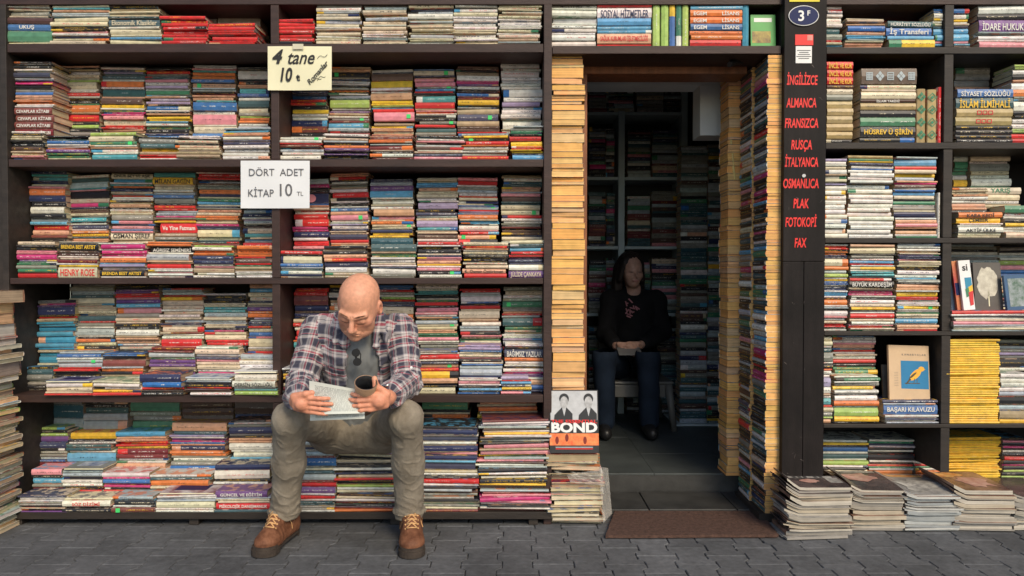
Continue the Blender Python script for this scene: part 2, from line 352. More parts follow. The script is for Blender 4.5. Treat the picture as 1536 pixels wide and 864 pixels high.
def book_material(name, kind):
    m = bpy.data.materials.new(name); m.use_nodes = True; N = m.node_tree.nodes; L = m.node_tree.links; b = N['Principled BSDF']
    def at(n):
        a = N.new('ShaderNodeAttribute'); a.attribute_name = n; return a
    def mth(op, a, bb=None, clamp=False):
        q = N.new('ShaderNodeMath'); q.operation = op; q.use_clamp = clamp
        for i, s in enumerate((a, bb)):
            if s is None: continue
            if isinstance(s, (int, float)): q.inputs[i].default_value = s
            else: L.new(s, q.inputs[i])
        return q.outputs[0]
    def noise(vec, sc, det=2):
        n = N.new('ShaderNodeTexNoise'); n.inputs['Scale'].default_value = sc; n.inputs['Detail'].default_value = det; L.new(vec, n.inputs['Vector']); return n.outputs[0]
    def mix(f, a, c):
        q = N.new('ShaderNodeMix'); q.data_type = 'RGBA'
        if isinstance(f, float): q.inputs[0].default_value = f
        else: L.new(f, q.inputs[0])
        L.new(a, q.inputs[6]); L.new(c, q.inputs[7]); return q.outputs[2]
    base = at('base').outputs['Color']; uv = at('buv'); sx = N.new('ShaderNodeSeparateXYZ'); L.new(uv.outputs['Vector'], sx.inputs[0])
    u, v, fr = sx.outputs
    hvs = N.new('ShaderNodeSeparateXYZ'); L.new(at('aux').outputs['Vector'], hvs.inputs[0]); hv, tstr = hvs.outputs[0], hvs.outputs[1]
    geo = N.new('ShaderNodeNewGeometry')
    if kind == 'cover':
        ink = at('ink').outputs['Color']; acc = at('acc').outputs['Color']; st = at('sty'); ss = N.new('ShaderNodeSeparateXYZ'); L.new(st.outputs['Vector'], ss.inputs[0])
        t0, t1, aw = ss.outputs
        spine = mth('LESS_THAN', hv, 1.5)
        # accent block at the right or left end of the spine
        am = mth('MULTIPLY', mth('GREATER_THAN', fr, mth('SUBTRACT', 1.0, aw)), mth('GREATER_THAN', aw, 0.0))
        am2 = mth('LESS_THAN', fr, mth('MULTIPLY', aw, -1.0)); am = mth('MULTIPLY', mth('ADD', am, am2, True), spine)
        # cover art on the flat faces
        pn = noise(geo.outputs['Position'], 28, 3); art = mth('MULTIPLY', mth('GREATER_THAN', pn, .53), mth('SUBTRACT', 1.0, spine))
        c1 = mix(mth('ADD', am, mth('MULTIPLY', art, .7), True), base, acc)
        # lettering strokes
        cv = N.new('ShaderNodeCombineXYZ'); L.new(mth('MULTIPLY', u, 3.6), cv.inputs[0]); L.new(mth('MULTIPLY', v, 2.4), cv.inputs[1])
        strokes = mth('GREATER_THAN', noise(cv.outputs[0], 1.0, 2), .52)
        cw = N.new('ShaderNodeCombineXYZ'); L.new(u, cw.inputs[0])
        word = mth('GREATER_THAN', noise(cw.outputs[0], .33, 1), .44)
        band = mth('LESS_THAN', mth('ABSOLUTE', mth('SUBTRACT', v, .5)), .19)
        inn = mth('MULTIPLY', mth('GREATER_THAN', fr, t0), mth('LESS_THAN', fr, t1))
        logo = mth('LESS_THAN', mth('ABSOLUTE', mth('SUBTRACT', fr, .93)), .018)
        tm = mth('MULTIPLY', mth('MULTIPLY', strokes, word), inn)
        tm = mth('MULTIPLY', mth('MULTIPLY', mth('MAXIMUM', tm, mth('MULTIPLY', logo, strokes)), band), spine)
        c2 = mix(mth('MULTIPLY', tm, mth('MULTIPLY', tstr, .85)), c1, ink)
        # worn edges and grime
        gr = noise(geo.outputs['Position'], 45, 5); wr = noise(geo.outputs['Position'], 260, 3)
        mr = N.new('ShaderNodeMapRange'); L.new(gr, mr.inputs[0]); mr.inputs[1].default_value = .3; mr.inputs[2].default_value = .7; mr.inputs[3].default_value = .80; mr.inputs[4].default_value = 1.15
        vm = N.new('ShaderNodeVectorMath'); vm.operation = 'SCALE'; L.new(c2, vm.inputs[0]); L.new(mr.outputs[0], vm.inputs['Scale'])
        edge = mth('MULTIPLY', mth('GREATER_THAN', mth('ABSOLUTE', mth('SUBTRACT', hv, .5)), .40), mth('MULTIPLY', spine, mth('GREATER_THAN', wr, .56)))
        tan = N.new('ShaderNodeRGB'); tan.outputs[0].default_value = (.42, .38, .30, 1)
        L.new(mix(mth('MULTIPLY', edge, .55), vm.outputs[0], tan.outputs[0]), b.inputs['Base Color'])
        b.inputs['Roughness'].default_value = .42; b.inputs['Specular IOR Level'].default_value = .4
    else:
        # paper edges: thin leaves, gatherings and yellowing
        cv = N.new('ShaderNodeCombineXYZ'); L.new(mth('MULTIPLY', u, 3.0), cv.inputs[0]); L.new(mth('MULTIPLY', v, 900.0), cv.inputs[1])
        ln = noise(cv.outputs[0], 1.0, 2); bl = noise(geo.outputs['Position'], 22, 4)
        cg = N.new('ShaderNodeCombineXYZ'); L.new(mth('MULTIPLY', u, 1.2), cg.inputs[0]); L.new(mth('MULTIPLY', v, 330.0), cg.inputs[1])
        ln = mth('ADD', mth('MULTIPLY', ln, .5), mth('MULTIPLY', noise(cg.outputs[0], 1.0, 3), .5))
        s = mth('ADD', mth('MULTIPLY', mth('SUBTRACT', ln, .5), 2.6), mth('MULTIPLY', mth('SUBTRACT', bl, .5), .55))
        vm = N.new('ShaderNodeVectorMath'); vm.operation = 'SCALE'; L.new(base, vm.inputs[0]); L.new(mth('ADD', s, 1.0), vm.inputs['Scale'])
        L.new(vm.outputs[0], b.inputs['Base Color']); b.inputs['Roughness'].default_value = .9; b.inputs['Specular IOR Level'].default_value = .15
        bp = N.new('ShaderNodeBump'); bp.inputs['Strength'].default_value = .5; bp.inputs['Distance'].default_value = .002; L.new(ln, bp.inputs['Height']); L.new(bp.outputs[0], b.inputs['Normal'])
    return m
M_COVER = book_material('printed_cover', 'cover'); M_PAGES = book_material('page_edges', 'pages')

class BB:
    """book mesh with its colours as attributes"""
    def __init__(s): s.v = []; s.f = []; s.base = []; s.ink = []; s.acc = []; s.sty = []; s.uv = []; s.mi = []; s.aux = []
    def quad(s, pts, uvs, k, mi, base=None):
        n = len(s.v); s.v += [k['M'] @ Vector(p) for p in pts]; s.f.append(tuple(range(n, n+len(pts)))); s.mi.append(mi)
        s.base += [base or k['base']]*len(pts); s.ink += [k['ink']]*len(pts); s.acc += [k['acc']]*len(pts); s.sty += [k['sty']]*len(pts)
        s.aux += [(q[1], k.get('ts', 1.0), 0) for q in uvs]
        hh = max(1.0, k.get('H', .01)/.0135)
        us = k.get('us', 1.0); s.uv += [(q[0]*hh*us, .5+(q[1]-.5)*hh, q[2]) if q[1] < 1.5 and mi == 0 and 'u0' in k else q for q in uvs]
    def mesh(s, name, mats):
        me = bpy.data.meshes.new(name); me.from_pydata(s.v, [], s.f)
        for n, d in (('base', s.base), ('ink', s.ink), ('acc', s.acc)):
            a = me.attributes.new(n, 'FLOAT_COLOR', 'POINT'); a.data.foreach_set('color', np.array([(*c[:3], 1) for c in d], dtype=np.float32).ravel())
        for n, d in (('sty', s.sty), ('buv', s.uv), ('aux', s.aux)):
            a = me.attributes.new(n, 'FLOAT_VECTOR', 'POINT'); a.data.foreach_set('vector', np.array(d, dtype=np.float32).ravel())
        me.polygons.foreach_set('material_index', s.mi)
        for m in mats: me.materials.append(m)
        return me
def cover_geo(bb, k, mi=0):
    L, D, H, t, bu, u0 = k['L'], k['D'], k['H'], k['t'], k['bulge'], k['u0']
    r = min(.0028, H*.32) if t > .0007 else H*.14
    op = [(D, 0), (r, 0), (0, r), (-bu, H/2), (0, H-r), (r, H), (D, H)]; ip = [(D, H-t), (t, H-t), (t, t), (D, t)]
    pr = op+ip; n = len(pr)
    for i in range(n):
        (y0, z0), (y1, z1) = pr[i], pr[(i+1) % n]
        sp = 1 <= i <= 4
        v0, v1 = (z0/H, z1/H) if sp else (5, 5)
        h = L/2
        bb.quad([(-h, y0, z0), (-h, y1, z1), (h, y1, z1), (h, y0, z0)][::-1], [(u0-h/H, v0, 0), (u0-h/H, v1, 0), (u0+h/H, v1, 1), (u0+h/H, v0, 1)][::-1], k, mi)
    for sgn in (-1, 1):
        pts = [(sgn*L/2, y, z) for y, z in pr]
        if sgn > 0: pts = pts[::-1]
        bb.quad(pts, [(0, 5, 0)]*n, k, mi)
def page_geo(bb, k, mi=1):
    L, D, H, t = k['L'], k['D'], k['H'], k['t']; ins = k.get('ins', .0025)
    x0, x1, y0, y1, z0, z1 = -L/2+ins, L/2-ins, t, D-ins, t, H-t
    c = [(x0,y0,z0),(x1,y0,z0),(x1,y1,z0),(x0,y1,z0),(x0,y0,z1),(x1,y0,z1),(x1,y1,z1),(x0,y1,z1)]
    u0 = k['u0']
    for f in ((0,1,5,4),(1,2,6,5),(2,3,7,6),(3,0,4,7)):
        bb.quad([c[i] for i in f], [((c[i][0]+c[i][1])+u0, c[i][2]+u0, 0) for i in f], k, mi, base=k['page'])
BOOKS = []
def jit(c, a=.10):
    s = 1+R.uniform(-a, a); return tuple(max(.004, min(.85, x*s*(1+R.uniform(-a, a)*.5))) for x in c)
PAGEC = (.50, .40, .27)
def rec(code, M, L, D, H, px_area, label=None, kind='book', title=None, sticker=False, force=False, group=None, page=None, ink=None, bulge=None, accent=None, t=None):
    b0 = CC[code][0]; kk = R.uniform(.0, .10); b0 = tuple(q*(1-kk)+c_*kk for q, c_ in zip(b0, (.5, .44, .32))) if code not in 'kyr' else b0
    base = jit(b0, .12); inkc = CC[ink or R.choice(CC[code][2])][0]
    fair = [q for q in 'wcrkuyGoneU' if q != code]
    aw = 0
    if kind == 'book' and code not in 'POwd' and R.random() < .15 or (code == 'w' and R.random() < .12): aw = R.choice((-1, 1))*R.uniform(.1, .3)
    acc = jit(CC[accent or R.choice(fair)][0])
    if accent: aw = .25
    if title: t0, t1, aw = .9, .1, (aw if accent else 0)
    else: t0 = R.choice((.08, .08, .2, .35)); t1 = R.choice((.6, .75, .88, .88))
    BOOKS.append(dict(code=code, M=M, L=L, D=D, H=H, area=px_area, label=label, kind=kind, title=title, sticker=sticker, force=force, group=group,
        base=base, ink=inkc, acc=acc, sty=(t0, t1, aw), page=jit(page or PAGEC, .15), ts=(0 if title else R.choice((0, .7, .9, 1, 1))) if kind == 'book' and code != 'B' else (0 if code in 'yB' else R.choice((0, 0, .4, .7))), u0=R.uniform(0, 200), us=R.choice((.55, .8, 1, 1, 1.5)), t=t or (.0011 if H < .022 else .0022),
        bulge=(min(.004, H*.12) if bulge is None else bulge)))
ORD = ['', 'first', 'second', 'third', 'fourth', 'fifth', 'sixth', 'seventh', 'eighth', 'ninth', 'tenth', 'eleventh', 'twelfth']
def ordn(n): return ORD[n] if n < len(ORD) else '%d%s' % (n, 'th' if 10 <= n % 100 <= 20 else {1: 'st', 2: 'nd', 3: 'rd'}.get(n % 10, 'th'))
STACKS = []; LUSED = set()
TOK = re.compile(r'([A-Za-z])(\d*)(\*?)(\{[^}]*\})?')
def S(where, row, x0, x1, y0, y1, seq, Y=None, kind='book', depth=.135, slope=None, shelf=None, **kw):
    STACKS.append(dict(where=where, row=row, x0=x0, x1=x1, y0=y0, y1=y1, seq=seq, Y=Y, kind=kind, depth=depth, slope=slope, **kw))
BAYN = {'A': ('L', 'left bay', 0), 'B': ('L', 'middle bay', 0), 'O': ('O', 'doorway top', 0), 'C': ('R', 'right bay', 0), 'D': ('R', 'far-right bay', 0)}
def build_stacks():
    count = {}
    for s in sorted(STACKS, key=lambda q: q['x0']):
        key = (s['where'], s['row']); count[key] = count.get(key, 0)+1; s['n'] = count[key]
    for s in STACKS:
        bay, sh = s['where'].split(':'); zs = SHZ.get(BAYN[bay][0]+sh) if bay in BAYN else s.get('zs', 0)
        Y = s['Y'] if s['Y'] is not None else {'front': .006, 'middle': .10, 'back': .165}[s['row']]
        toks = [(a, float(n or 2), bool(st), ti) for a, n, st, ti in TOK.findall(s['seq'])]
        xa, xb = X(s['x0'], Y), X(s['x1'], Y); zt = Z(s['y0'], Y); zb = Z(s['y1'], Y)
        if s['row'] == 'front' or s.get('sit'): zb = zs+.0005
        elif zb < zs+.012: zb = zs+.0005
        tot = sum(t[1] for t in toks); unit = (zt-zb)/tot
        tk2 = []
        for q in toks:
            if s['kind'] == 'book' and not q[3] and not s.get('flip') and not s.get('hard') and q[1]*unit > .0135 and R.random() < .42 and not (s['where'].endswith('top') and q[0] == 'r'):
                f_ = R.uniform(.35, .65); tk2 += [(q[0] if R.random() < .75 else R.choice('wcctgsk'), q[1]*f_, q[2], q[3]), (q[0], q[1]*(1-f_), False, q[3])]
            else: tk2.append(q)
        toks = tk2
        if zb > zs+.005 and not s.get('nofill'):      # hidden books down to the board
            z = zs+.0005
            while z < zb-.008:
                h = min(R.uniform(.012, .024), zb-z); 
                if zb-(z+h) < .008: h = zb-z
                code = R.choice('wctgkrnTuRe')
                rec(code, Matrix.Translation(((xa+xb)/2+R.uniform(-.004, .004), Y, z)), (xb-xa)*.97, s['depth'], h-.0002, 0, kind=s['kind']); z += h
        slope = s['slope'] if s['slope'] is not None else R.uniform(-.018, .018)
        L0 = xb-xa; z = zb; nt = len(toks); loose = s.get('loose', 1.0); wx = R.uniform(-.003, .003)
        for i, (code, wt, st, ti) in enumerate(reversed(toks)):
            h = wt*unit; fr = (z-zb)/(zt-zb)
            wx = wx*.7+R.uniform(-.0045, .0045)*loose; L = L0*(1-abs(R.gauss(0, .032*loose)))
            a = slope*fr+ s.get('tilt', 0)
            M = Matrix.Translation(((xa+xb)/2+wx+R.choice((-1, 1))*(L0-L)/2, Y+abs(R.gauss(0, .009))*loose, z)) @ Matrix.Rotation(R.gauss(0, .026)*loose, 4, 'Z') @ Matrix.Rotation(-a, 4, 'Y')
            D = s['depth']*R.uniform(.93, 1.04)
            idx = nt-i
            adj = 'thick' if h > .021 else ('thin' if h < .011 else '')
            noun = {'book': 'paperback', 'magazine': 'magazine'}[s['kind']]
            if s.get('noun'): noun = s['noun']
            colw = CC[code][1]
            title = None
            if ti:
                q = ti[1:-1].split('|'); title = (q[0], q[1] if len(q) > 1 else 'w', float(q[2]) if len(q) > 2 else .7)
            place = s.get('place') or ('%s %s-row stack from left, %s shelf of %s' % (ordn(s['n']), s['row'], sh, BAYN[bay][1]) if bay in BAYN else '')
            if BAYN.get(bay, ('', '', ''))[0] == 'O': place = '%s stack from left on the shelf over the doorway' % ordn(s['n'])
            lab = ' '.join(('%s %s %s %s down in %s' % (adj, colw, noun, ordn(idx), place)).split())
            if len(lab.split()) > 16: lab = ' '.join(('%s %s %s down in %s' % (colw, noun, ordn(idx), place)).split())
            if title and re.match(r'[A-ZİŞÇÖÜĞI]', title[0]) and 'CEVAPLAR' not in title[0] and 'EGEM' not in title[0]:
                l2 = '%s book lettered %s in %s' % (colw, title[0], place)
                if len(re.findall(r'\w+', l2)) <= 15 and l2 not in LUSED: lab = l2; LUSED.add(l2)
            kw = {}
            if s.get('flip'):
                M = M @ Matrix.Translation((0, D, 0)) @ Matrix.Rotation(math.pi, 4, 'Z'); kw['page'] = R.choice(s['pages']) if 'pages' in s else s.get('page', R.choice(((.80, .43, .14), (.74, .44, .19), (.68, .45, .24), (.80, .43, .15)))); kw['t'] = .0006; kw['bulge'] = 0; lab = lab.replace('page-edge paperback', 'paperback with page edges out')
            if s.get('soft'): kw['t'] = .0005; kw['bulge'] = min(.002, h*.3)
            Lx = FPX/(Y-CY)*L; Hy = FPX/(Y-CY)*h
            rec(code if code not in 'PO' else R.choice('cctb'), M, L, D, h-(R.uniform(.0004, .0012) if s['kind'] == 'book' else R.uniform(.0001, .0005)), Lx*Hy*(.7 if s['row'] != 'front' else 1)*s.get('vis', 1), lab, s['kind'], title, st, bool(title), **kw)
            z += h
# ---- top shelf, left bays
F, M_, B_ = 'front', 'middle', 'back'
S('A:top', F, 9, 81, 5, 66, 'g2c1g2c1b3u3{UKUŞ|w|.6}G5c1')
S('A:top', F, 80, 165, 4, 66, 'c2q1e1s2c2c2k2p1n2c3')
S('A:top', F, 166, 243, 4, 66, 'p1k1t1c1T2T3{Ekonomik Klasikler|c|.75}w1c2c1U1c2')
S('A:top', F, 244, 313, 23, 66, 'r2r2r2r2r2r2r2r2', Y=.0)
S('A:top', F, 314, 385, 34, 66, 'r2r2r1r1r1r2r1r1', Y=.0)
S('A:top', B_, 259, 327, 5, 55, 's5g3g3k2'); S('A:top', B_, 328, 394, 5, 55, 's4R2g4g4')
S('B:top', F, 412, 473, 28, 61, 'r2r2r2r2r2r2k2')
S('B:top', B_, 432, 472, 5, 30, 'T3k2')
S('B:top', F, 476, 543, 6, 68, 'w4s1c2c2s2c2w1s2c2w1c2c2')
S('B:top', F, 545, 611, 6, 68, 'w1s2c2t1t1s2c2w1c2c2w2c2c2')
S('B:top', F, 612, 680, 6, 68, 'c2n1s2w3c1s1c2c1t2c1s2c2g2')
S('B:top', F, 681, 747, 6, 68, 'g2w2c2w3w2w2c2w2w2c2')
S('B:top', F, 748, 812, 6, 68, 'c2c2s1c1t1c2w2w2w2c2w2c2t2c2')
# ---- second shelf, left bay
S('A:second', B_, 24, 82, 92, 206, 'k2k2w2n3n2m2k2u4e3o2w2R4{CEVAPLAR KİTABI|w|.5}R4{CEVAPLAR KİTABI|w|.5}R4{CEVAPLAR KİTABI|w|.5}R4{CEVAPLAR KİTABI|w|.5}k1', Y=.035, nofill=True)
S('A:second', B_, 87, 151, 98, 198, 'e1k1t1w2c3l1c4w2r2w1k3G1o4t1r4k2l2k2', slope=.008)
S('A:second', B_, 154, 218, 98, 205, 'w2n1V1T3w1o3w1T4e1b3y2w1G1m2p2c3r2e2c2')
S('A:second', B_, 220, 286, 100, 200, 'k2r2g2T2p2w2V2w1G3e2V4k1u3w1k1e1k1y3U1w2G2k3')
S('A:second', B_, 290, 355, 97, 200, 'w2p1q1o4u2e3*s2R2e3q1u5w2p6w1c4', slope=-.012)
S('A:second', B_, 358, 404, 100, 195, 'k2w5k3e2q3u2w2T4c3g2l1o3s4')
S('A:second', F, 17, 67, 196, 238, 'w1k1c2k3b2c2p2', slope=-.01)
S('A:second', F, 70, 135, 203, 238, 'k2T1u2w2o1v2G3c1')
S('A:second', F, 137, 207, 198, 238, 'l2c3G2*w1e1w2w1q3', slope=.02)
S('A:second', F, 209, 275, 205, 238, 'k1g3T3y2t2r2w1')
S('A:second', F, 266, 332, 203, 238, 'w2k1c2k1c2c2t4c1', slope=-.015, Y=-.002)
S('A:second', F, 334, 405, 190, 238, 's2U1e2w2n3w2w2w2w2', slope=.01)
# ---- second shelf, middle bay
S('B:second', B_, 437, 491, 136, 205, 'n2u2r3k2y2w3n3R3k2')
S('B:second', B_, 495, 556, 100, 199, 't1e2k3*n2w3s2g1o1k1w1T3l5w1v2c2w1R3*U3s2k1')
S('B:second', B_, 559, 621, 102, 205, 'w2n1b4y4w3e4y3l1U1r2p5*k1y3e2e2R1', slope=.03)
S('B:second', B_, 623, 684, 103, 203, 'u1c3*n1e1p5u3*r1k2q4r4t1p1r1w1k4r4*T3g2', slope=.015)
S('B:second', B_, 686, 749, 99, 200, 'b2k1t2w3m2v1w2k2u2R2y3g2t3n4*t3b3r1', slope=-.015)
S('B:second', B_, 752, 812, 88, 205, 'n3w5w4w4w4w5w3V3{ |w}w5w5w5c2s1g2')
S('B:second', F, 417, 485, 205, 239, 'w2*w2r1R3s2w2w3')
S('B:second', F, 487, 554, 200, 239, 'w2k1c2k3o2v2k2v1k3', slope=-.02)
S('B:second', F, 556, 621, 203, 239, 'e1R2o3k1s1R4t1k2w3R2')
S('B:second', F, 623, 696, 203, 239, 'k2g1w2p2k1s3b3w1c2n3p3')
S('B:second', F, 694, 764, 197, 239, 'r1s2y2k2*r3o1w2t1w2w2r3')
S('B:second', F, 766, 814, 188, 239, 's1g2G2k1r3y3o1r1y2n1U3')
# ---- third shelf, left bay
S('A:third', B_, 45, 99, 253, 362, 'n3q4n2p3o4n4k3w4k3s2U2r3e3R2k2', Y=.125, nofill=True)
S('A:third', B_, 102, 163, 262, 368, 'w2T3s4q1p1k5c3m3n1b3c2g1q3k1w1n3w1o2y2T1e3n2', slope=.05)
S('A:third', B_, 166, 230, 260, 368, 'c3{ONUR BEY VE AŞK|k|.6}U2q2o1n2g2r1w2k1c1e2k1w1c2g3p2n1p2u1p1c4{OSMAN ŞEREF|k}c3')
S('A:third', B_, 232, 294, 258, 368, 'q3y4{MİLAN GAGİN|k}c3s3u2g3k1r3s3m1g1o1y1r6{Ve Yine Fatmam|w|.45}t2g2q3')
S('A:third', B_, 296, 361, 258, 372, 'w1r4k1s1b1g3o3n2c1G2U2c1n1e3c2o3c1m3n2c5c2T2R3', slope=-.02)
S('A:third', B_, 364, 409, 312, 372, 'k1s2n2V2s2k1b1c3q2U2s1r3')
S('A:third', F, 24, 84, 362, 414, 'c2k3p2m3v1G2g2G2r3', slope=-.01)
S('A:third', F, 85, 147, 362, 415, 'g1k4{BRENDA BEST ARTIST|y|.6}b3w1c1R2w1y1c6{HENRY ROSE|r|.7}', slope=-.02)
S('A:third', F, 149, 219, 364, 416, 'w1m3w1m4w1o3U1V2w2k4{BRENDA BEST ARTIST|y|.6}w1')
S('A:third', F, 221, 289, 362, 416, 'o3k4{AĞRISIZ SEMİNERİ|w|.6}w1s4e2r3w2p1w3', slope=-.012)
S('A:third', F, 291, 352, 368, 416, 'l1w2o3n5p2t3w3')
S('A:third', F, 354, 411, 368, 416, 'o5o2r1b3r1G1t3w1w3')
# ---- third shelf, middle bay
S('B:third', B_, 441, 494, 268, 374, 's3m2k3n6{●|p|.8}u1e1r3w1r3r4m3n3w2r3p2', slope=.015)
S('B:third', B_, 496, 553, 259, 375, 'e2r2k1w1g2t1w2r3k2w1k2w1u2e2p3*w1V2w2n1c2n3r2e1c3', slope=.035)
S('B:third', B_, 557, 621, 268, 372, 'n2s2v3U4w1w3c1w2e4p2c1o2c3*n2y3T4G2')
S('B:third', B_, 624, 686, 266, 368, 'w1c2U3e2c2c2w2w1V4k2n2c3V4q2c2b3w4', slope=.01)
S('B:third', B_, 688, 748, 266, 368, 'p2r3w1g2s2w2r1c2n2c1u1s2*r1V2o3c1U2k1w3p1r2e3*k4')
S('B:third', B_, 752, 812, 262, 370, 't2w2T3e3s1p2b3T2c3c3*r2w3g2R1k1b3n1c2w2g2')
S('B:third', F, 418, 485, 376, 419, 'r2k1c4u2s2w2n1w1')
S('B:third', F, 487, 553, 368, 419, 'k2c1k2e2r2n3w3t3')
S('B:third', F, 556, 624, 366, 419, 'T4t1G2w3w2n1w3g2')
S('B:third', F, 626, 692, 362, 420, 'r2w1k4c1n1p2e2y1w1p2k2*w2')
S('B:third', F, 694, 761, 363, 420, 'r4e1c3k3k2c4e3{K. Osman Öztürkmen|k}r3')
S('B:third', F, 763, 816, 360, 420, 'c2T2U2r3v1n3w3v4{JÜLİDE ÇANKAYA|c|.7}')
# ---- fourth shelf, left bay
S('A:fourth', B_, 53, 110, 450, 545, 'g2m1v1n5r2t2B3B3B3B4B4B4B4', slope=.03)
S('A:fourth', B_, 104, 171, 426, 535, 'g4s2T2c3c2c2c3T3r1g2w1s4w1k1o2c2k2o1r3', Y=.19)
S('A:fourth', B_, 172, 238, 428, 540, 'k2v2r2p1v2U2p3g2c2c1k3w3t1e3w1c2k2c3')
S('A:fourth', B_, 240, 303, 432, 530, 'r1s3r1y2c3c2c3c3n3w1c3R1w3r4p1t3', slope=.01)
S('A:fourth', B_, 305, 369, 440, 530, 'w1k2k2c2q3c4s2c2k1m1c4r3k4')
S('A:fourth', B_, 371, 414, 426, 530, 'e2U2c2c2n1c1g1v2o3V1s1n2r1c2u2p1c4w1t1r1')
for x0, x1, y0, y1, q in ((36, 80, 550, 592, 'k1T2g2g2k2'), (80, 150, 528, 575, 's1u2w1s4*r2k3n2w1'), (152, 216, 530, 575, 'u2k2R4o3k2w2y3'), (222, 291, 522, 572, 'R2s2G1v3c2v3p1'),
                          (291, 358, 520, 570, 'w1c2w1n1p1c3w1m3'), (360, 414, 532, 570, 's2w3w2R2')):
    S('A:fourth', M_, x0, x1, y0, y1, q, Y=.10, depth=.13, slope=R.uniform(-.02, .03))
S('A:fourth', F, 62, 133, 575, 592, 'w2c2c1r1', Y=-.03, depth=.14)
S('A:fourth', F, 135, 207, 572, 592, 'w2w1y1r1', Y=-.03, depth=.14, slope=-.03)
S('A:fourth', F, 209, 272, 561, 592, 'n3u2r1k2', Y=-.025)
S('A:fourth', F, 278, 346, 566, 592, 's1w1k2k2r1b2w2', Y=-.03)
S('A:fourth', F, 348, 414, 562, 592, 'w3w3{DERSİN SÖZLÜĞÜ|k|.6}w1q1l2', Y=-.03)
# ---- fourth shelf, middle bay
S('B:fourth', B_, 440, 491, 432, 545, 'r2r2R5n3b1n2k1c2r2w2r3r2o1q3r3k2R3')
S('B:fourth', B_, 494, 553, 428, 545, 'y1k2w2k1e1c3g2u2r2w2t3c2k3w3R2', vis=.1)
S('B:fourth', B_, 556, 622, 427, 545, 'u2r1w2l1r1n2c3*o2e1k1U2k1n1r4w2g3c3')
S('B:fourth', B_, 624, 688, 425, 528, 'c1w3q2k2c1G1r2k1p4w1e1k1s2c3*e2G2p2w1g3b2')
S('B:fourth', B_, 690, 751, 433, 525, 'r2s2w3u1k1r2c1c4w4s3k2p1b1G1c4k1')
S('B:fourth', B_, 754, 815, 430, 520, 'g2c2w3G3*g2e1r1s1T4G2t2w2V1s2m1', slope=.01)
S('B:fourth', F, 424, 478, 552, 592, 'w1k2y3k2c2R2k2'); S('B:fourth', F, 482, 548, 545, 592, 'k2w2c2n2t3k2', vis=.1)
S('B:fourth', F, 552, 618, 540, 592, 'k2w2c2n2t3k2r2w2', vis=.3)
S('B:fourth', F, 622, 688, 526, 592, 'w2r3w1n2e2*r2y4e3k2c4')
S('B:fourth', F, 688, 752, 518, 592, 'V3u1c3p1k2w1u1s6n1w2p2w1U3u2', slope=-.01)
S('B:fourth', M_, 756, 816, 515, 566, 'w2k1n5{BAĞIMSIZ YAZILAR|w|.7}o2w3k1w2m1v2', Y=.06)
S('B:fourth', F, 752, 798, 564, 592, 'V3r1U2n2y2k1p2')
# ---- bottom shelf, left bay
S('A:bottom', B_, 58, 122, 600, 690, 'g1T3s2G1T3g3', Y=.285); S('A:bottom', B_, 124, 190, 603, 690, 'k1T1s3k1R1G3', Y=.285)
S('A:bottom', B_, 192, 268, 603, 690, 'G2g2G2k3T3', Y=.285); S('A:bottom', B_, 270, 348, 604, 690, 'b2b2g1b2k2', Y=.285); S('A:bottom', B_, 350, 414, 602, 690, 'b2n1g1k2b3', Y=.285)
for x0, x1, y0, y1, q in ((38, 96, 642, 690, 'l1k1l1v2n2k1g2s1'), (98, 170, 650, 700, 'y3k1w1T3w1U4w1c1'), (171, 248, 648, 695, 'U2e2r2y1R4w2'), (253, 336, 635, 692, 'e5T2V1w1v1m1u1e1n3o3w3'), (340, 412, 630, 696, 'k1w1g1n3g1k1e2w3w1w2U3')):
    S('A:bottom', M_, x0, x1, y0, y1+20, q, Y=.175, depth=.14, slope=R.uniform(-.01, .02), sit=True) if 0 else STACKS.append(dict(where='A:bottom', row='rear', x0=x0, x1=x1, y0=y0, y1=y1, seq=q, Y=.185, kind='book', depth=.14, slope=R.uniform(-.01, .02)))
for x0, x1, y0, y1, q in ((42, 88, 704, 740, 'p2k1U2g1R2'), (88, 150, 706, 745, 's2k1w2k1r1T1'), (151, 223, 709, 745, 'w2m1u2m2k1r3'), (224, 316, 712, 742, 'w1T1o2c1o1y1'), (320, 404, 697, 740, 'n2w3k1w1e1U2')):
    S('A:bottom', M_, x0, x1, y0, y1, q, Y=.075, depth=.14, slope=R.uniform(-.01, .015))
for x0, x1, y0, q in ((22, 95, 744, 'n1w2w1g2k1t1v2'), (88, 162, 748, 'c1w3{SÖZ DİZİMİ|r|.6}b1k2'), (164, 229, 746, 's2k3w1R3*'), (231, 320, 743, 'w1w1s1c3w1w1'), (320, 404, 737, 'v5{GÜNCEL VE EĞİTİM|w|.5}s1c3r5{PSİKOLOJİK DANIŞMANLIK|w|.5}T2')):
    S('A:bottom', F, x0, x1, y0, 768, q, Y=-.035, depth=.155)
S('B:bottom', F, 418, 500, 662, 768, 'w2t1n1w1s2R1u4g1c1T2s3R1r2{ |w}v3w1r2w1T2g1g1w1', Y=-.03, depth=.16)
S('B:bottom', F, 500, 597, 655, 768, 'k1r2k1w1k1V1c1k1c1w1k1w1k1n1c1r1k2l1w1c1b1c1w1R1k1V1o1', Y=-.03, kind='magazine', depth=.21, soft=True, loose=1.6)
S('B:bottom', F, 599, 716, 640, 768, 'k1n2w1n2w1n3p1n2U1n3c1w1k1r2w1k1s1b1g1g1k1c1g1c1R1', Y=-.03, kind='magazine', depth=.21, soft=True, loose=1.2)
S('B:bottom', B_, 632, 704, 603, 650, 'G3k1o2o2p1b3', Y=.16, zfix=1)
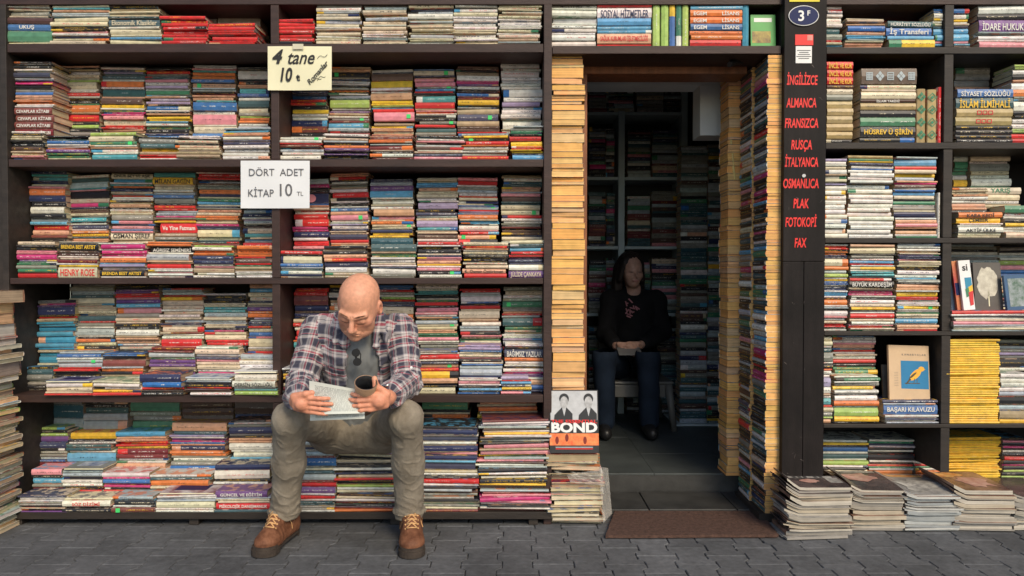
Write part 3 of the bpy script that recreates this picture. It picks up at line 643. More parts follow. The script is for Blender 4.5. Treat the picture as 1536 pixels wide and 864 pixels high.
S('B:bottom', F, 717, 824, 630, 768, 'R1w1w1s1b1w1y1w1k1w1k1p2t1p2y1s1p1b1w1s1k2w1t1w1k2y1b2s1R1p1m2p1w1k1w1R1', Y=-.03, kind='magazine', depth=.21, soft=True, loose=1.6)
S('B:bottom', B_, 716, 806, 603, 650, 'e1c1o2c1y2c1b1k1r1R2', Y=.14, kind='magazine', depth=.2, soft=True, slope=.02)
S('B:bottom', B_, 500, 600, 640, 690, 'k2b2w1n2k3', Y=.2, kind='magazine', depth=.2, soft=True, vis=.1)
# ---- shelf over the doorway
S('O:top', F, 825, 894, 6, 69, 'w4w4w4w4w4w4w4')
S('O:top', F, 896, 977, 3, 69, 'r2w4{SOSYAL HİZMETLER|n|.85}U3U3e4{SAĞLIK KURUMLARI İŞLETMECİLİĞİ|r|.5}r1', slope=0, loose=.4)
S('O:top', F, 1034, 1112, 4, 69, 'U3o3{EGEM          LİSANS|w|.6}o3{EGEM          LİSANS|w|.6}u3{EGEM          LİSANS|w|.6}o4r3', slope=0, loose=.4)
# ---- right shelves
S('C:top', F, 1238, 1262, 3, 71, 'k1w2r1w3w3w2T3g3r1U2e1', Y=.01); S('C:top', F, 1268, 1325, 27, 71, 'c2k1e1u3e2U2s1c1e3')
S('C:top', F, 1328, 1398, 31, 71, 'T3{HÜRRİYET SÖZLÜĞÜ|w|.6}u4{İş Transferi|w|.7}U2{  |k}y4'); S('C:top', B_, 1262, 1302, 6, 45, 'b1R3T2t2k1', Y=.2); S('C:top', B_, 1304, 1376, 0, 30, 'p2w2b1T2G2', Y=.2)
S('C:top', F, 1399, 1413, 12, 71, 'u2w2y1w1c1T1U5p1U1b1', Y=.012)
S('D:top', F, 1427, 1452, 12, 71, 'u2w2y1w1c1n1U5p1U1b1', Y=.012); S('D:top', F, 1462, 1540, 5, 71, 's1w4k3v6{İDARE HUKUKU|w|.65}s2w2w1p3')
S('C:second', F, 1238, 1277, 92, 214, 'r4{İNCİL VE KUR|y}r4{İNCİL VE KUR|y}r4{İNCİL VE KUR|y}b2c3g3d4d4d4d4d4k2', loose=.4, hard=True)
S('C:second', F, 1289, 1372, 102, 214, 'b9{ ▦ ❖ ▤ ❖ ▦|s|.5}c4c4b2{İSLAM TARİHİ|w}d4k4G5k6{HÜSREV Ü ŞİRİN|y|.5}k3', loose=.3, slope=0)
S('C:second', B_, 1388, 1412, 90, 130, 'R3k3k3k3', Y=.2); S('D:second', B_, 1430, 1482, 90, 130, 'R3g3g3g3', Y=.2)
S('D:second', F, 1432, 1517, 133, 214, 'u4{SİYASET SÖZLÜĞÜ|w|.6}T5{İSLÂM İLMİHALİ|y|.75}d4{ □□□ |r|.5}d4{ □□□ |r|.5}k4k4', loose=.3, slope=0)
S('D:second', F, 1519, 1545, 96, 214, 'l2w2k2e1w3o3g2w4k3w4l2r4')
S('C:third', F, 1233, 1271, 237, 357, 'V2w2w1c2w3t1w2c2k1V1w3w3w3w3w3w3w3w3w3w3w3', kind='magazine', depth=.19, soft=True)
S('C:third', F, 1273, 1340, 233, 357, 'd2G2y1n2w2u1w2w3w2w2k1w3w3t1w3w3w3w3w3w3w3w3w3w3', kind='magazine', depth=.19, soft=True, slope=-.02)
S('C:third', F, 1342, 1405, 235, 357, 's1U4r2c2y2s2e1m1b2w1u1U2c2k1G2w1g2c1n2n1w1e2p2e1k1e2w1G1', kind='magazine', depth=.17, soft=True, slope=-.01)
S('D:third', F, 1437, 1503, 318, 357, 'o3{KARA KEDİ|k}y3{ÇEMBER|k}w2w3{AKTİF ÜLKE|k}c3')
S('D:third', M_, 1428, 1481, 281, 325, 'c2c1e1w3e3k3', Y=.07); S('D:third', M_, 1468, 1531, 281, 320, 'c3{YARIŞ|G}w4t2k2', Y=.10)
S('D:third', F, 1506, 1545, 308, 357, 'G4w3k2y2w3c3'); S('D:third', B_, 1430, 1451, 232, 290, 'w3G3G3w2y3T3', Y=.2)
S('D:third', B_, 1454, 1514, 234, 290, 'c2w1g3w3w3G3', Y=.19)
S('C:fourth', F, 1233, 1272, 366, 497, 'w1r2k1o2n2c4o2s2l2w1y1u2g1n2w1U2w1b1o3w1k2w3p1c3r2w2', Y=.012)
S('C:fourth', F, 1276, 1343, 366, 497, 'e2c4k1g2U3r1w1y2w1q3T1r2k4{BÜYÜK KARDEŞİM|w|.7}c1b1m3w1w4c2y2k1w1r3c2w2p1r1c2', Y=.004)
S('C:fourth', F, 1346, 1410, 365, 497, 's2w3c2V1n2p1c3c1k2w3w2U1w2k1e4w1y3r2w3w1y2*w1G2c3U3w1e3r1', slope=-.01)
S('C:fifth', F, 1231, 1250, 505, 636, 'c4w1T2g4w1k2r1w3V4w3t1w1q3r1g4l1e2', Y=.01)
S('C:fifth', B_, 1250, 1315, 503, 570, 'u1w3p1e2r2c2w2r2k2G4k3', Y=.1); S('C:fifth', F, 1254, 1321, 564, 636, 'w1G2w1g2y2w2k1w3o3T1l5y3k1')
S('C:fifth', F, 1330, 1411, 600, 636, 'n2s1u6{BAŞARI KILAVUZU|w|.5}w2n1w1s1')
S('C:bottom', B_, 1230, 1304, 661, 712, 'w1y1b1u2w1T2w1l2w1k1c1t1', Y=.195, kind='magazine', depth=.2, soft=True, sit=False)
S('C:bottom', B_, 1306, 1375, 660, 712, 'w1G1n1w1k1w1k1k3w1k1r1G1w1o2', Y=.195, kind='magazine', depth=.2, soft=True)
S('C:bottom', B_, 1376, 1412, 660, 712, 'w1G1n1w1k1w1k1k3w1r1G1w1o2', Y=.195, kind='magazine', depth=.2, soft=True)
S('D:fourth', B_, 1426, 1497, 366, 398, 's1g1k1w1s1g1s1w1', Y=.17, kind='magazine', depth=.2, soft=True); S('D:fourth', B_, 1499, 1545, 368, 405, 'k1g1k1w1s1w1l2p2', Y=.17, kind='magazine', depth=.2, soft=True)
S('D:fourth', F, 1431, 1545, 466, 497, 'r2w1k1w1c1p2s1w1c1s1', Y=-.02, kind='magazine', depth=.26, soft=True)
S('D:fifth', F, 1420, 1502, 509, 636, 'y1'*38, kind='magazine', depth=.17, soft=True, loose=.6)
S('D:fifth', F, 1503, 1545, 560, 636, 'w1w1w1w1s1k2s1t2y1', kind='magazine', depth=.2, soft=True); S('D:fifth', B_, 1500, 1545, 510, 570, 'g1k1s1g1V1g1k3w1k3', kind='magazine', depth=.2, soft=True, Y=.1)
S('D:bottom', B_, 1418, 1505, 656, 742, 'y1'*26, Y=.195, kind='magazine', depth=.17, soft=True)
S('D:bottom', B_, 1508, 1545, 658, 742, 'k1p1k2m1k1w1k2r2k2m1k2l1k2l1k2', Y=.195, kind='magazine', depth=.2, soft=True)
# ---- page-edge columns in the doorway
def column(x0, x1, y0, zb, Y, depth, n, place, seed, kind='book', **kw):
    rr = random.Random(seed); seq = ''.join('O%d' % rr.choice((2, 3, 4, 4, 6, 7)) for _ in range(n))
    STACKS.append(dict(where='x:col', row='front', x0=x0, x1=x1, y0=y0, y1=0, seq=seq, Y=Y, kind=kind, depth=depth, slope=0, zs=zb, flip=True, place=place, **kw))
column(826, 877, 80, Z(682, .03), .03, .18, 66, 'page-out column left of the doorway', 4, loose=1.0)
column(1091, 1119, 106, FZ+.0, .355, .14, 74, 'rear page-out column right of the doorway', 6, vis=.5, loose=.5)
# ---- leaning column of magazines at the far left
STACKS.append(dict(where='x:left', row='front', x0=-112, x1=-26, y0=438, y1=0, zs=.002, Y=-.22, kind='magazine', depth=.21, slope=.05, flip=True, pages=((.50, .40, .27), (.40, .31, .20), (.55, .52, .42), (.62, .42, .22), (.34, .30, .22)), soft=True, loose=1.9, place='tall leaning pile at the left edge',
    seq='e6e5e5e6r1w1c2w2g2c2w2e6y1c2w2l2k1c2e1c2w1c2l2r1c2c2y2w1c2k1c2w2c2G1c2o1c2c1w1c2R2k1c2w1c2m2g1c2c1w2k1c2s2c2w1c2c2'))
STACKS.append(dict(where='x:news', row='front', x0=824, x1=906, y0=682, y1=0, zs=.004, Y=-.03, kind='magazine', depth=.25, slope=0, flip=True, pages=((.52, .42, .27), (.38, .30, .19), (.60, .53, .38), (.45, .34, .22)), soft=True, loose=2.2, place='pile of yellowed papers under the film annual',
    seq='e5w1c2t3c2k1w2c3r1c2t1c2w2k1c3w1c3t1k1c2w1c2k1c2g1c2'))
build_stacks()

# ---- upright books and other single books placed by hand
def upright(x0, x1, y0, y1, Y, code, label, depth=.14, title=None, lean=0.0, z=None, ink=None, accent=None, noun='book'):
    """book standing on its tail, spine to the street: length runs up"""
    a, b = P(x0, y1, Y), P(x1, y0, Y); H = b.x-a.x; L = b.z-a.z
    zb = z if z is not None else a.z
    M = Matrix.Translation((a.x, Y, zb)) @ Matrix.Rotation(lean, 4, 'Y') @ Matrix.Translation((0, 0, L/2)) @ Matrix.Rotation(rad(90), 4, 'Y') @ Matrix.Rotation(rad(0), 4, 'X')
    rec(code, M, L, depth, H-.0004, 99999, label, title=title, force=True, ink=ink, accent=accent)
zo = SHZ['Otop']
for x0, x1, c, l in ((979, 990, 'l', 'bright green upright textbook beside the blue and red pile over the doorway'), (991.5, 1003, 'l', 'second bright green upright textbook over the doorway, slightly thicker'),
                     (1004, 1013, 'u', 'slim blue upright book between green ones over the doorway'), (1014, 1022.5, 'G', 'dark green upright book with white patch, over the doorway'), (1023.5, 1033, 'l', 'last green upright book before the EGEM pile over the doorway')):
    upright(x0, x1, 5, 69, .01, c, l, z=zo+.0005, accent='w' if c == 'G' else None, ink='w')
upright(1113.5, 1123.5, 4, 69, .01, 'B', 'tall blue upright book right of the EGEM pile over the doorway', z=zo+.0005, ink='w')
zr = SHZ['Rsecond']
upright(1374.5, 1388.5, 132, 213, .01, 'd', 'gold ornamented upright book with green medallions, right of the hardcover pile', z=zr+.0005, title=('❖ ❖ ❖ ❖', 'G', .8))
upright(1390.5, 1405, 133, 213, .01, 'd', 'second gold ornamented upright book, beside the tall red one', z=zr+.0005, title=('◈ ◈ ◈ ◈', 'G', .8))
upright(1406.5, 1412.8, 129, 213, .012, 'r', 'tall plain red upright book against the right shelf divider', z=zr+.0005)
upright(1406, 1411, 288, 356, .012, 'w', 'thin white upright book against the divider on the third right shelf', z=SHZ['Rthird']+.0005)
# spines-in columns facing into the doorway
def side_column(Y0, L, xface, zb, zt, seed, place):
    rr = random.Random(seed); z = zb; n = 0; items = []
    while z < zt-.006:
        h = min(rr.choice((.012, .016, .02, .024, .03)), zt-z); items.append((z, h)); z += h
    for i, (z, h) in enumerate(items):
        code = rr.choice('kkkTknkkwgkTcrkGwpnsTkbmU'); 
        M = Matrix.Translation((xface+rr.uniform(-.004, .004), Y0+L/2, z)) @ Matrix.Rotation(rad(-90)+rr.gauss(0, .02), 4, 'Z')
        rec(code, M, L*rr.uniform(.96, 1), .125, h-.0004, 17*h*345*.8, 'thin %s paperback %s down in the %s' % (CC[code][1], ordn(len(items)-i), place), page=(.74, .42, .15), t=.0007, ink=None)
        BOOKS[-1]['ins'] = .0006
side_column(.0, .17, 1.105, .045, Z(82, 0), 11, 'front spine column lining the doorway right side')
side_column(.178, .16, 1.095, .045, Z(100, .18), 12, 'rear spine column lining the doorway right side')
MB().box((1.08, .0, .0), (1.24, .345, .044), .002).obj('plinth', M_SHELF2, ps)
# ---- dim books on the inside shelves
ri = random.Random(21)
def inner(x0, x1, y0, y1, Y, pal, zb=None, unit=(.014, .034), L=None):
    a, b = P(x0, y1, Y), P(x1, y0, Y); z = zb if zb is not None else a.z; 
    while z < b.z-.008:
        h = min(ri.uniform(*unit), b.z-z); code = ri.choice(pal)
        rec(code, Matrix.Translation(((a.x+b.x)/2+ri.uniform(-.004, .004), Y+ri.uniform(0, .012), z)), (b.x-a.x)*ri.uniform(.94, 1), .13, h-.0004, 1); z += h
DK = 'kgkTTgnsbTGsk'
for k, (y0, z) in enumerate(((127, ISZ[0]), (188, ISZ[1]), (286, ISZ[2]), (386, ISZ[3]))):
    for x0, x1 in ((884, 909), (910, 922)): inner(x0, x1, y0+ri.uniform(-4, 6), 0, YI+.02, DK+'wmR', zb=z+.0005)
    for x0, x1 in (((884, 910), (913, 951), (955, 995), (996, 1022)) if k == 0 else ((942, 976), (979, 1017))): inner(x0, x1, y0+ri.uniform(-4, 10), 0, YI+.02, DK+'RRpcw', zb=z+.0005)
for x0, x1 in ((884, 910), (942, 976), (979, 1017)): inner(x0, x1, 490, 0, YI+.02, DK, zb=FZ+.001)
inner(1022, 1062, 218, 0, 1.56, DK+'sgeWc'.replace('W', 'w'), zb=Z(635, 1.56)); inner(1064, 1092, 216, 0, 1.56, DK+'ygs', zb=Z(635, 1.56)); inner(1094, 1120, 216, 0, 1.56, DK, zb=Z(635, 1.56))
zq = Z(635, 1.56)
cr = empty('low_cabinet', (1.4, 1.6, FZ), 'low dark cabinet carrying the tall piles inside the shop', 'cabinet')
MB().box((X(1018, 1.55), 1.55, FZ), (X(1118, 1.55), 1.9, zq-.02), .003).obj('carcass', M_DARKW, cr); MB().box((X(1014, 1.54), 1.53, zq-.0195), (X(1122, 1.54), 1.91, zq-.0005), .003).obj('worktop', M_INSHELF, cr)

# ---- make the objects
TM = {}
def title_obj(k, par, name='printed_title'):
    s, c, sz = k['title']
    if not s.strip(): return
    me = textmesh(s, k['H']*sz*1.25, .0002, k['H']*.012)
    xs = [v.co.x for v in me.vertices]
    if not xs: return
    wd = max(xs)-min(xs); f = min(1.15, k['L']*.88/wd)
    ys = [v.co.y for v in me.vertices]; yc = (max(ys)+min(ys))/2
    me.transform(k['M'] @ Matrix.Translation((0, -k['bulge']-.0006, k['H']/2)) @ FRONT @ Matrix.Diagonal((f, 1, 1, 1)) @ Matrix.Translation((0, -yc, 0)))
    if c not in TM: TM[c] = mat('spine_ink_'+CC[c][1].replace(' ', '_').replace('-', '_'), CC[c][0], .5, .08)
    me.materials.append(TM[c]); me.name = name; link(name, me, par)
def make_single(k):
    bb = BB(); cover_geo(bb, k, 0); pg = BB(); page_geo(pg, k, 0)
    nm = k['kind']; o = empty(nm, k['M'].translation, k['label'], nm, 'magazines piled in and before the shelves' if nm == 'magazine' else 'books piled on the shelves and in the doorway')
    link('cover', bb.mesh('cover', [M_COVER]), o); link('pages', pg.mesh('pages', [M_PAGES]), o)
    if k['title']: title_obj(k, o)
    if k['sticker']:
        x = k['L']*R.choice((-.35, .3, .36)); h = min(.009, k['H']*.45)
        MB().box((x-.009, -k['bulge']-.0012, k['H']/2-h), (x+.009, -k['bulge']-.0002, k['H']/2+h), 0, k['M']).obj('price_sticker', M_GREEN, o)
for kind, cap in (('book', 296), ('magazine', 262)):
    ks = [k for k in BOOKS if k['kind'] == kind]
    ks.sort(key=lambda k: -(1e9 if k['force'] else k['area']))
    one, rest = [k for k in ks[:cap] if k['label']], [k for k in ks[cap:]]+[k for k in ks[:cap] if not k['label']]
    seen = {}
    for k in one:
        make_single(k); seen[k['label']] = seen.get(k['label'], 0)+1
    print(kind, 'singles', len(one), 'rest', len(rest), 'dup labels', [l for l, n in seen.items() if n > 1])
    if rest:
        bb = BB()
        for k in rest: cover_geo(bb, k, 0); page_geo(bb, k, 1)
        root = link('remaining_'+kind+'s', bb.mesh(kind+'s', [M_COVER, M_PAGES]))
        tag(root, {'book': 'all the smaller, partly hidden books filling the remaining shelf space', 'magazine': 'the remaining thin magazines in the low piles'}[kind], kind, kind='stuff')
        st = MB(); 
        for k in rest:
            if k['sticker'] and k['area'] > 0:
                x = k['L']*R.choice((-.35, .3, .36)); h = min(.009, k['H']*.45)
                st.box((x-.009, -k['bulge']-.0012, k['H']/2-h), (x+.009, -k['bulge']-.0002, k['H']/2+h), 0, k['M'])
        if st.v: tag(st.obj('price_stickers', M_GREEN, root), kind='stuff')
# ================================================================== signs hung on the shelf
def paper_sheet(name, x0, y0, x1, y1, Y, material, curl=.006, parent=None, th=.0006):
    a, b = P(x0, y1, Y), P(x1, y0, Y); n = 12; vs = []; fs = []
    for s in (0, th):
        for j in range(n+1):
            for i in range(n+1):
                u, v = i/n, j/n
                vs.append((a.x+(b.x-a.x)*u, Y-.001+s-curl*(abs(u-.5)*2)**3*(1-v)+.0015*math.sin(5*u+3*v), a.z+(b.z-a.z)*v))
    m = (n+1)**2
    for j in range(n):
        for i in range(n):
            q = j*(n+1)+i; fs.append((q, q+1, q+n+2, q+n+1)); fs.append((m+q, m+q+n+1, m+q+n+2, m+q+1))
    mb = MB(); mb.add(vs, fs); return mb.obj(name, material, parent, smooth=True)
s1 = empty('handwritten_price_sign', P(449, 136, -.01), 'pale yellow handwritten cardboard sign reading 4 tane 10t Romanlar', 'sign')
paper_sheet('card', 402, 69.5, 497.5, 135.5, -.012, M_PAPERY, .002, s1)
def sgn(s, px, py, size, par, m=M_INK, rot=0, Y=-.0165, **k):
    text('lettering', s, Matrix.Translation(P(px, py, Y)) @ FRONT @ Matrix.Rotation(rot, 4, 'Z'), size, m, par, **k)
sgn('4', 414, 86, .080, s1, off=.0028, sx=.95, shear=.3); sgn('tane', 450, 87, .082, s1, off=.0010, sx=.82, shear=.35)
sgn('10', 427, 113, .080, s1, off=.0022, sx=.72, shear=.2); sgn('t', 447, 116, .045, s1, off=.001); sgn('–', 447, 116, .03, s1, off=.0005)
sgn('Romanlar', 476, 110, .031, s1, rot=rad(48), off=.0006, shear=.3)
for k in range(2):
    MB().tube([P(470+k*6+t*12, 124-k*3-t*9-3*math.sin(t*5), -.0165) for t in [i/10 for i in range(11)]], .0009, 5).obj('flourish', M_INK, s1)
MB().tube([P(476+t*15, 88-7*t-2.5*math.sin(t*6.2), -.0165) for t in [i/10 for i in range(11)]], .0009, 5).obj('flourish', M_INK, s1)
M_CLEAR = mat('sticky_tape', (.60, .56, .42), .3, .1)
MB().box((X(441, -.02), -.0225, Z(74, -.02)), (X(457, -.02), -.0218, Z(66, -.02)), 0).obj('sticky_tape', M_CLEAR, s1)
s2 = empty('printed_price_sign', P(413, 312, -.01), 'white printed paper sign reading DÖRT ADET KİTAP 10 TL', 'sign')
paper_sheet('sheet', 361.5, 241, 464.5, 312.5, -.012, M_PAPERW, .003, s2)
sgn('DÖRT  ADET', 414, 259, .044, s2, M_INKG, sx=.93); sgn('KİTAP', 391, 290, .044, s2, M_INKG, sx=.9); sgn('10', 427, 286, .075, s2, M_INKG, off=.0004, sx=.92); sgn('TL', 450, 291, .026, s2, M_INKG)

# ================================================================== film annual leaning on the paper pile
bo = empty('cover_out_magazine', P(861, 680, -.02), 'film magazine titled THE ESSENTIAL BOND propped cover out by the doorway', 'magazine')
a, b = P(824.5, 679, -.02), P(898, 586, -.02); Wb, Hb = b.x-a.x, b.z-a.z
MBm = Matrix.Translation((a.x, -.035, a.z+.002)) @ Matrix.Rotation(-.16, 4, 'X')
def onb(x0, z0, x1, z1, y0, y1): return (x0*Wb, y0, z0*Hb), (x1*Wb, y1, z1*Hb)
def bpart(name, m, x0, z0, x1, z1, d=.0003):
    q = onb(x0, z0, x1, z1, -d, 0 if name != 'pages' else .006); MB().box(q[0], q[1], 0, MBm).obj(name, m, bo)
M_PHOTO = mat('grey_photo_print', (.50, .51, .52), .4, .12, 30); M_DKPR = mat('dark_print', (.022, .022, .024), .35, .2)
MB().box((0, 0, 0), (Wb, .0008, Hb), 0, MBm).obj('cover', M_DKPR, bo); MB().box((.001, .0009, .001), (Wb-.001, .008, Hb-.001), 0, MBm).obj('pages', M_PAPERW, bo)
bpart('photo_print', M_PHOTO, .02, .52, .98, .985)
M_SKINPR = mat('pale_photo_print', (.42, .42, .42), .4, .3, 60)
def disc(name, m, cx, cz, rx, rz, d=.0012, n=24):
    mb = MB(); mb.prism([(Wb*(cx+rx*math.cos(t*6.2832/n)), Hb*(cz+rz*math.sin(t*6.2832/n))) for t in range(n)], .0003, MBm @ Matrix.Translation((0, -d+.0003, 0)) @ FRONT); mb.obj(name, m, bo)
for cx in (.30, .80):                         # two plain busts in dark suits, no likeness
    mb = MB(); mb.prism([(Wb*(cx+x), Hb*z) for x, z in ((-.21, .522), (-.2, .60), (-.10, .68), (-.05, .72), (.05, .72), (.10, .68), (.17, .62), (.17, .522))], .0003, MBm @ Matrix.Translation((0, -.0004, 0)) @ FRONT); mb.obj('printed_suit', M_DKPR, bo)
    mb = MB(); mb.prism([(Wb*(cx+x), Hb*z) for x, z in ((-.04, .71), (0, .58), (.04, .71))], .0003, MBm @ Matrix.Translation((0, -.0008, 0)) @ FRONT); mb.obj('printed_shirt', M_PHOTO, bo)
    disc('printed_hair', M_DKPR, cx, .86, .10, .085, .0010); disc('printed_face', M_SKINPR, cx, .80, .082, .098, .0014)
def btxt(s, x, z, size, m, wd, **k):
    me = textmesh(s, size, .0002, **k); xs = [v.co.x for v in me.vertices]; f = wd*Wb/(max(xs)-min(xs))
    me.transform(MBm @ Matrix.Translation((x*Wb, -.0013, z*Hb)) @ FRONT @ Matrix.Diagonal((f, 1, 1, 1))); me.materials.append(m); link('lettering', me, bo)
btxt('THE ESSENTIAL', .5, .495, .020, M_RED, .94, off=.0004); btxt('BOND', .5, .395, .056, M_WHITE, .94, off=.0025)
bpart('red_print', mat('fiery_print', (.75, .10, .03), .4, .3, 40, col2=(.85, .32, .10)), 0.0, .12, 1.0, .31)
for cx, cz in ((.15, .2), (.35, .24), (.72, .2)): disc('printed_figure', mat('dark_red_print', (.2, .02, .012), .5), cx, cz, .035, .06, .0012)
for z in (.085, .06): bpart('print_line', M_RED if z < .07 else M_PHOTO, .12, z, .88, z+.012)
# clear plastic wrap slipping off the paper pile
M_WRAP = mat('clear_wrap', (.62, .58, .52), .15, .1); M_WRAP.node_tree.nodes['Principled BSDF'].inputs['Alpha'].default_value = .35
mb = MB(); n = 10
for (q0, q1, q2, q3) in (((898, 700), (912, 702), (918, 770), (905, 785)), ((850, 712), (902, 704), (904, 728), (856, 724))):
    vs = []; 
    for j in range(n+1):
        for i in range(n+1):
            u, v = i/n, j/n; px = (q0[0]*(1-u)+q1[0]*u)*(1-v)+(q3[0]*(1-u)+q2[0]*u)*v; py = (q0[1]*(1-u)+q1[1]*u)*(1-v)+(q3[1]*(1-u)+q2[1]*u)*v
            vs.append(P(px, py, -.05+.008*mnoise.noise(Vector((u*6, v*6, px*.01)))-.02*(1-v if q0[0] < 880 else 0)*0+(.03*u if q0[0] > 880 else 0)))
    mb.add(vs, [(j*(n+1)+i, j*(n+1)+i+1, (j+1)*(n+1)+i+1, (j+1)*(n+1)+i) for j in range(n) for i in range(n)])
tag(mb.obj('plastic_wrap', M_WRAP), 'crumpled clear plastic wrap hanging from the yellowed paper pile', 'plastic wrap')

# ================================================================== bird book standing on the right shelf
def standing(name, label, x0, y0, x1, y1, Y, lean, th, cover_m, roll=0.0, zb=None):
    o = empty(name, P((x0+x1)/2, y1, Y), label, 'book'); a, b = P(x0, y1, Y), P(x1, y0, Y); W, H = b.x-a.x, b.z-a.z
    M = Matrix.Translation((a.x, Y, a.z if zb is None else zb)) @ Matrix.Rotation(roll, 4, 'Y') @ Matrix.Rotation(-lean, 4, 'X')
    MB().box((0, 0, 0), (W, .002, H), 0, M).obj('cover', cover_m, o); MB().box((.002, .0021, .002), (W-.003, th-.002, H-.003), 0, M).obj('pages', M_PAPERY, o)
    MB().box((0, th-.0019, 0), (W, th, H), 0, M).obj('cover', cover_m, o); MB().box((-.0015, .0, 0), (-.0001, th, H), 0, M).obj('spine', cover_m, o)
    return o, M, W, H
kb, KM, KW, KH = standing('bird_book', 'tan hardcover reading KANARYALAR with a yellow canary on blue square', 1335, 518, 1396, 600, .03, .12, .014, M_TAN, roll=.03, zb=Z(600, .03)+.001)
def kq(name, m, pts, d):
    mb = MB(); mb.prism([(x*KW, z*KH) for x, z in pts], .0003, KM @ Matrix.Translation((0, -d+.0003, 0)) @ FRONT); return mb.obj(name, m, kb)
kq('blue_square', M_BLUEP, ((.29, .21), (.98, .21), (.98, .72), (.29, .72)), .0006)
def ellp(cx, cz, rx, rz, a=0, n=20): return [(cx+(rx*math.cos(t*6.2832/n)*math.cos(a)-rz*math.sin(t*6.2832/n)*math.sin(a))*1, cz+(rx*math.cos(t*6.2832/n)*math.sin(a)+rz*math.sin(t*6.2832/n)*math.cos(a))*.75) for t in range(n)]
M_CAN = mat('canary_yellow_print', (.80, .50, .04), .6, .2, 90, col2=(.85, .34, .05)); M_WING = mat('canary_wing_print', (.10, .07, .03), .6, .4, 80)
kq('bird_body', M_CAN, ellp(.65, .47, .19, .085, .75), .0011); kq('bird_head', M_CAN, ellp(.80, .575, .075, .06), .0014)
kq('bird_wing', M_WING, ellp(.585, .455, .12, .025, .7), .0017); kq('bird_tail', M_WING, ((.40, .30), (.43, .29), (.54, .38), (.50, .40)), .0014)
kq('bird_beak', M_CAN, ((.86, .585), (.90, .565), (.86, .555)), .0014); kq('branch', M_WING, ((.38, .315), (.76, .318), (.76, .305), (.38, .30)), .0011)
kq('bird_leg', M_WING, ((.62, .40), (.635, .40), (.61, .31), (.60, .31)), .0012); kq('bird_leg', M_WING, ((.68, .40), (.695, .40), (.69, .31), (.68, .31)), .0012)
me = textmesh('K A N A R Y A L A R', .012, .0002); me.transform(KM @ Matrix.Translation((KW*.62, -.0008, KH*.83)) @ FRONT); me.materials.append(M_INKG); link('lettering', me, kb)
for i in range(9): kq('print_line', M_INKG, ((.12, .26+.03*i), (.22, .26+.03*i), (.22, .264+.03*i), (.12, .264+.03*i)), .0006)
M_GREYC = mat('grey_brown_cover', (.10, .09, .08), .6, .2)
standing('grey_book', 'grey cover book standing behind the canary book', 1326, 540, 1404, 592, .075, .1, .012, M_GREYC, zb=Z(600, .07)+.001)
# books standing cover out on the far right shelf
zf = Z(466, .0)+.001
def cover_pat(name, c1, c2, sc): return mat(name, c1, .4, 0, sc, col2=c2)
o1, m1, w1, h1 = standing('upright_book', 'pale blue cover book leaning at the left of the cover-out row', 1428, 394, 1446, 465, .06, .1, .012, cover_pat('blue_landscape_print', (.16, .26, .36), (.36, .45, .5), 9), zb=zf)
MB().box((.002, -.0006, h1*.78), (w1, -.0001, h1*.95), 0, m1).obj('print_block', M_RED, o1)
o2, m2, w2, h2 = standing('upright_book', 'red and multicoloured cover book left of the one titled si', 1437, 391, 1455, 465, .035, .1, .014, cover_pat('red_mixed_print', (.45, .03, .05), (.7, .35, .1), 14), roll=-.08, zb=zf)
MB().box((.02*w2, -.0006, h2*.30), (w2*.8, -.0001, h2*.55), 0, m2).obj('print_block', M_NAVY, o2)
o3, m3, w3, h3 = standing('upright_book', 'white cover book titled si with blue, green, red shapes', 1446.5, 390, 1464, 465, .02, .1, .013, M_WHITE, roll=-.07, zb=zf)
me = textmesh('si', .042, .0002, .0008); me.transform(m3 @ Matrix.Translation((w3*.5, -.0008, h3*.85)) @ FRONT); me.materials.append(M_INK); link('lettering', me, o3)
for c, pts in (('B', ((.35, .40), (.95, .40), (.95, .65), (.35, .65))), ('y', ((.55, .45), (.98, .5), (.98, .35), (.7, .32))), ('G', ((.3, .42), (.62, .45), (.6, .28), (.35, .25))), ('r', ((.55, .35), (.98, .38), (.9, .1), (.6, .08)))):
    mb = MB(); mb.prism([(x*w3, z*h3) for x, z in pts], .0003, m3 @ Matrix.Translation((0, -.0004-.0004*'ByGr'.index(c), 0)) @ FRONT)
    if c not in TM: TM[c] = mat('spine_ink_x'+c, CC[c][0], .5, .08)
    mb.obj('print_block', TM[c], o3)
o4, m4, w4, h4 = standing('upright_book', 'dark grey cover book with a large pale tree photograph', 1464, 393, 1506, 465, .03, .12, .012, M_GREYC, zb=zf)
mb = MB(); rr = random.Random(3); mb.prism([(w4*(.5+(.38+.07*rr.uniform(-1, 1))*math.cos(t*.2618)), h4*(.58+(.33+.05*rr.uniform(-1, 1))*math.sin(t*.2618))) for t in range(24)], .0003, m4 @ Matrix.Translation((0, -.0004, 0)) @ FRONT); mb.obj('tree_print', cover_pat('pale_tree_print', (.40, .36, .28), (.66, .62, .5), 40), o4)
MB().box((w4*.48, -.0007, h4*.08), (w4*.52, -.0001, h4*.4), 0, m4).obj('trunk_print', M_PAPERY, o4)
o5, m5, w5, h5 = standing('upright_book', 'blue framed cover book with a green and white garden picture', 1512, 410, 1550, 463, .0, .12, .014, mat('blue_cover', (.04, .10, .2), .4), roll=-.05, zb=zf)
MB().box((w5*.12, -.0006, h5*.1), (w5*.99, -.0001, h5*.9), 0, m5).obj('picture_print', cover_pat('garden_print', (.03, .10, .04), (.42, .44, .48), 30), o5)
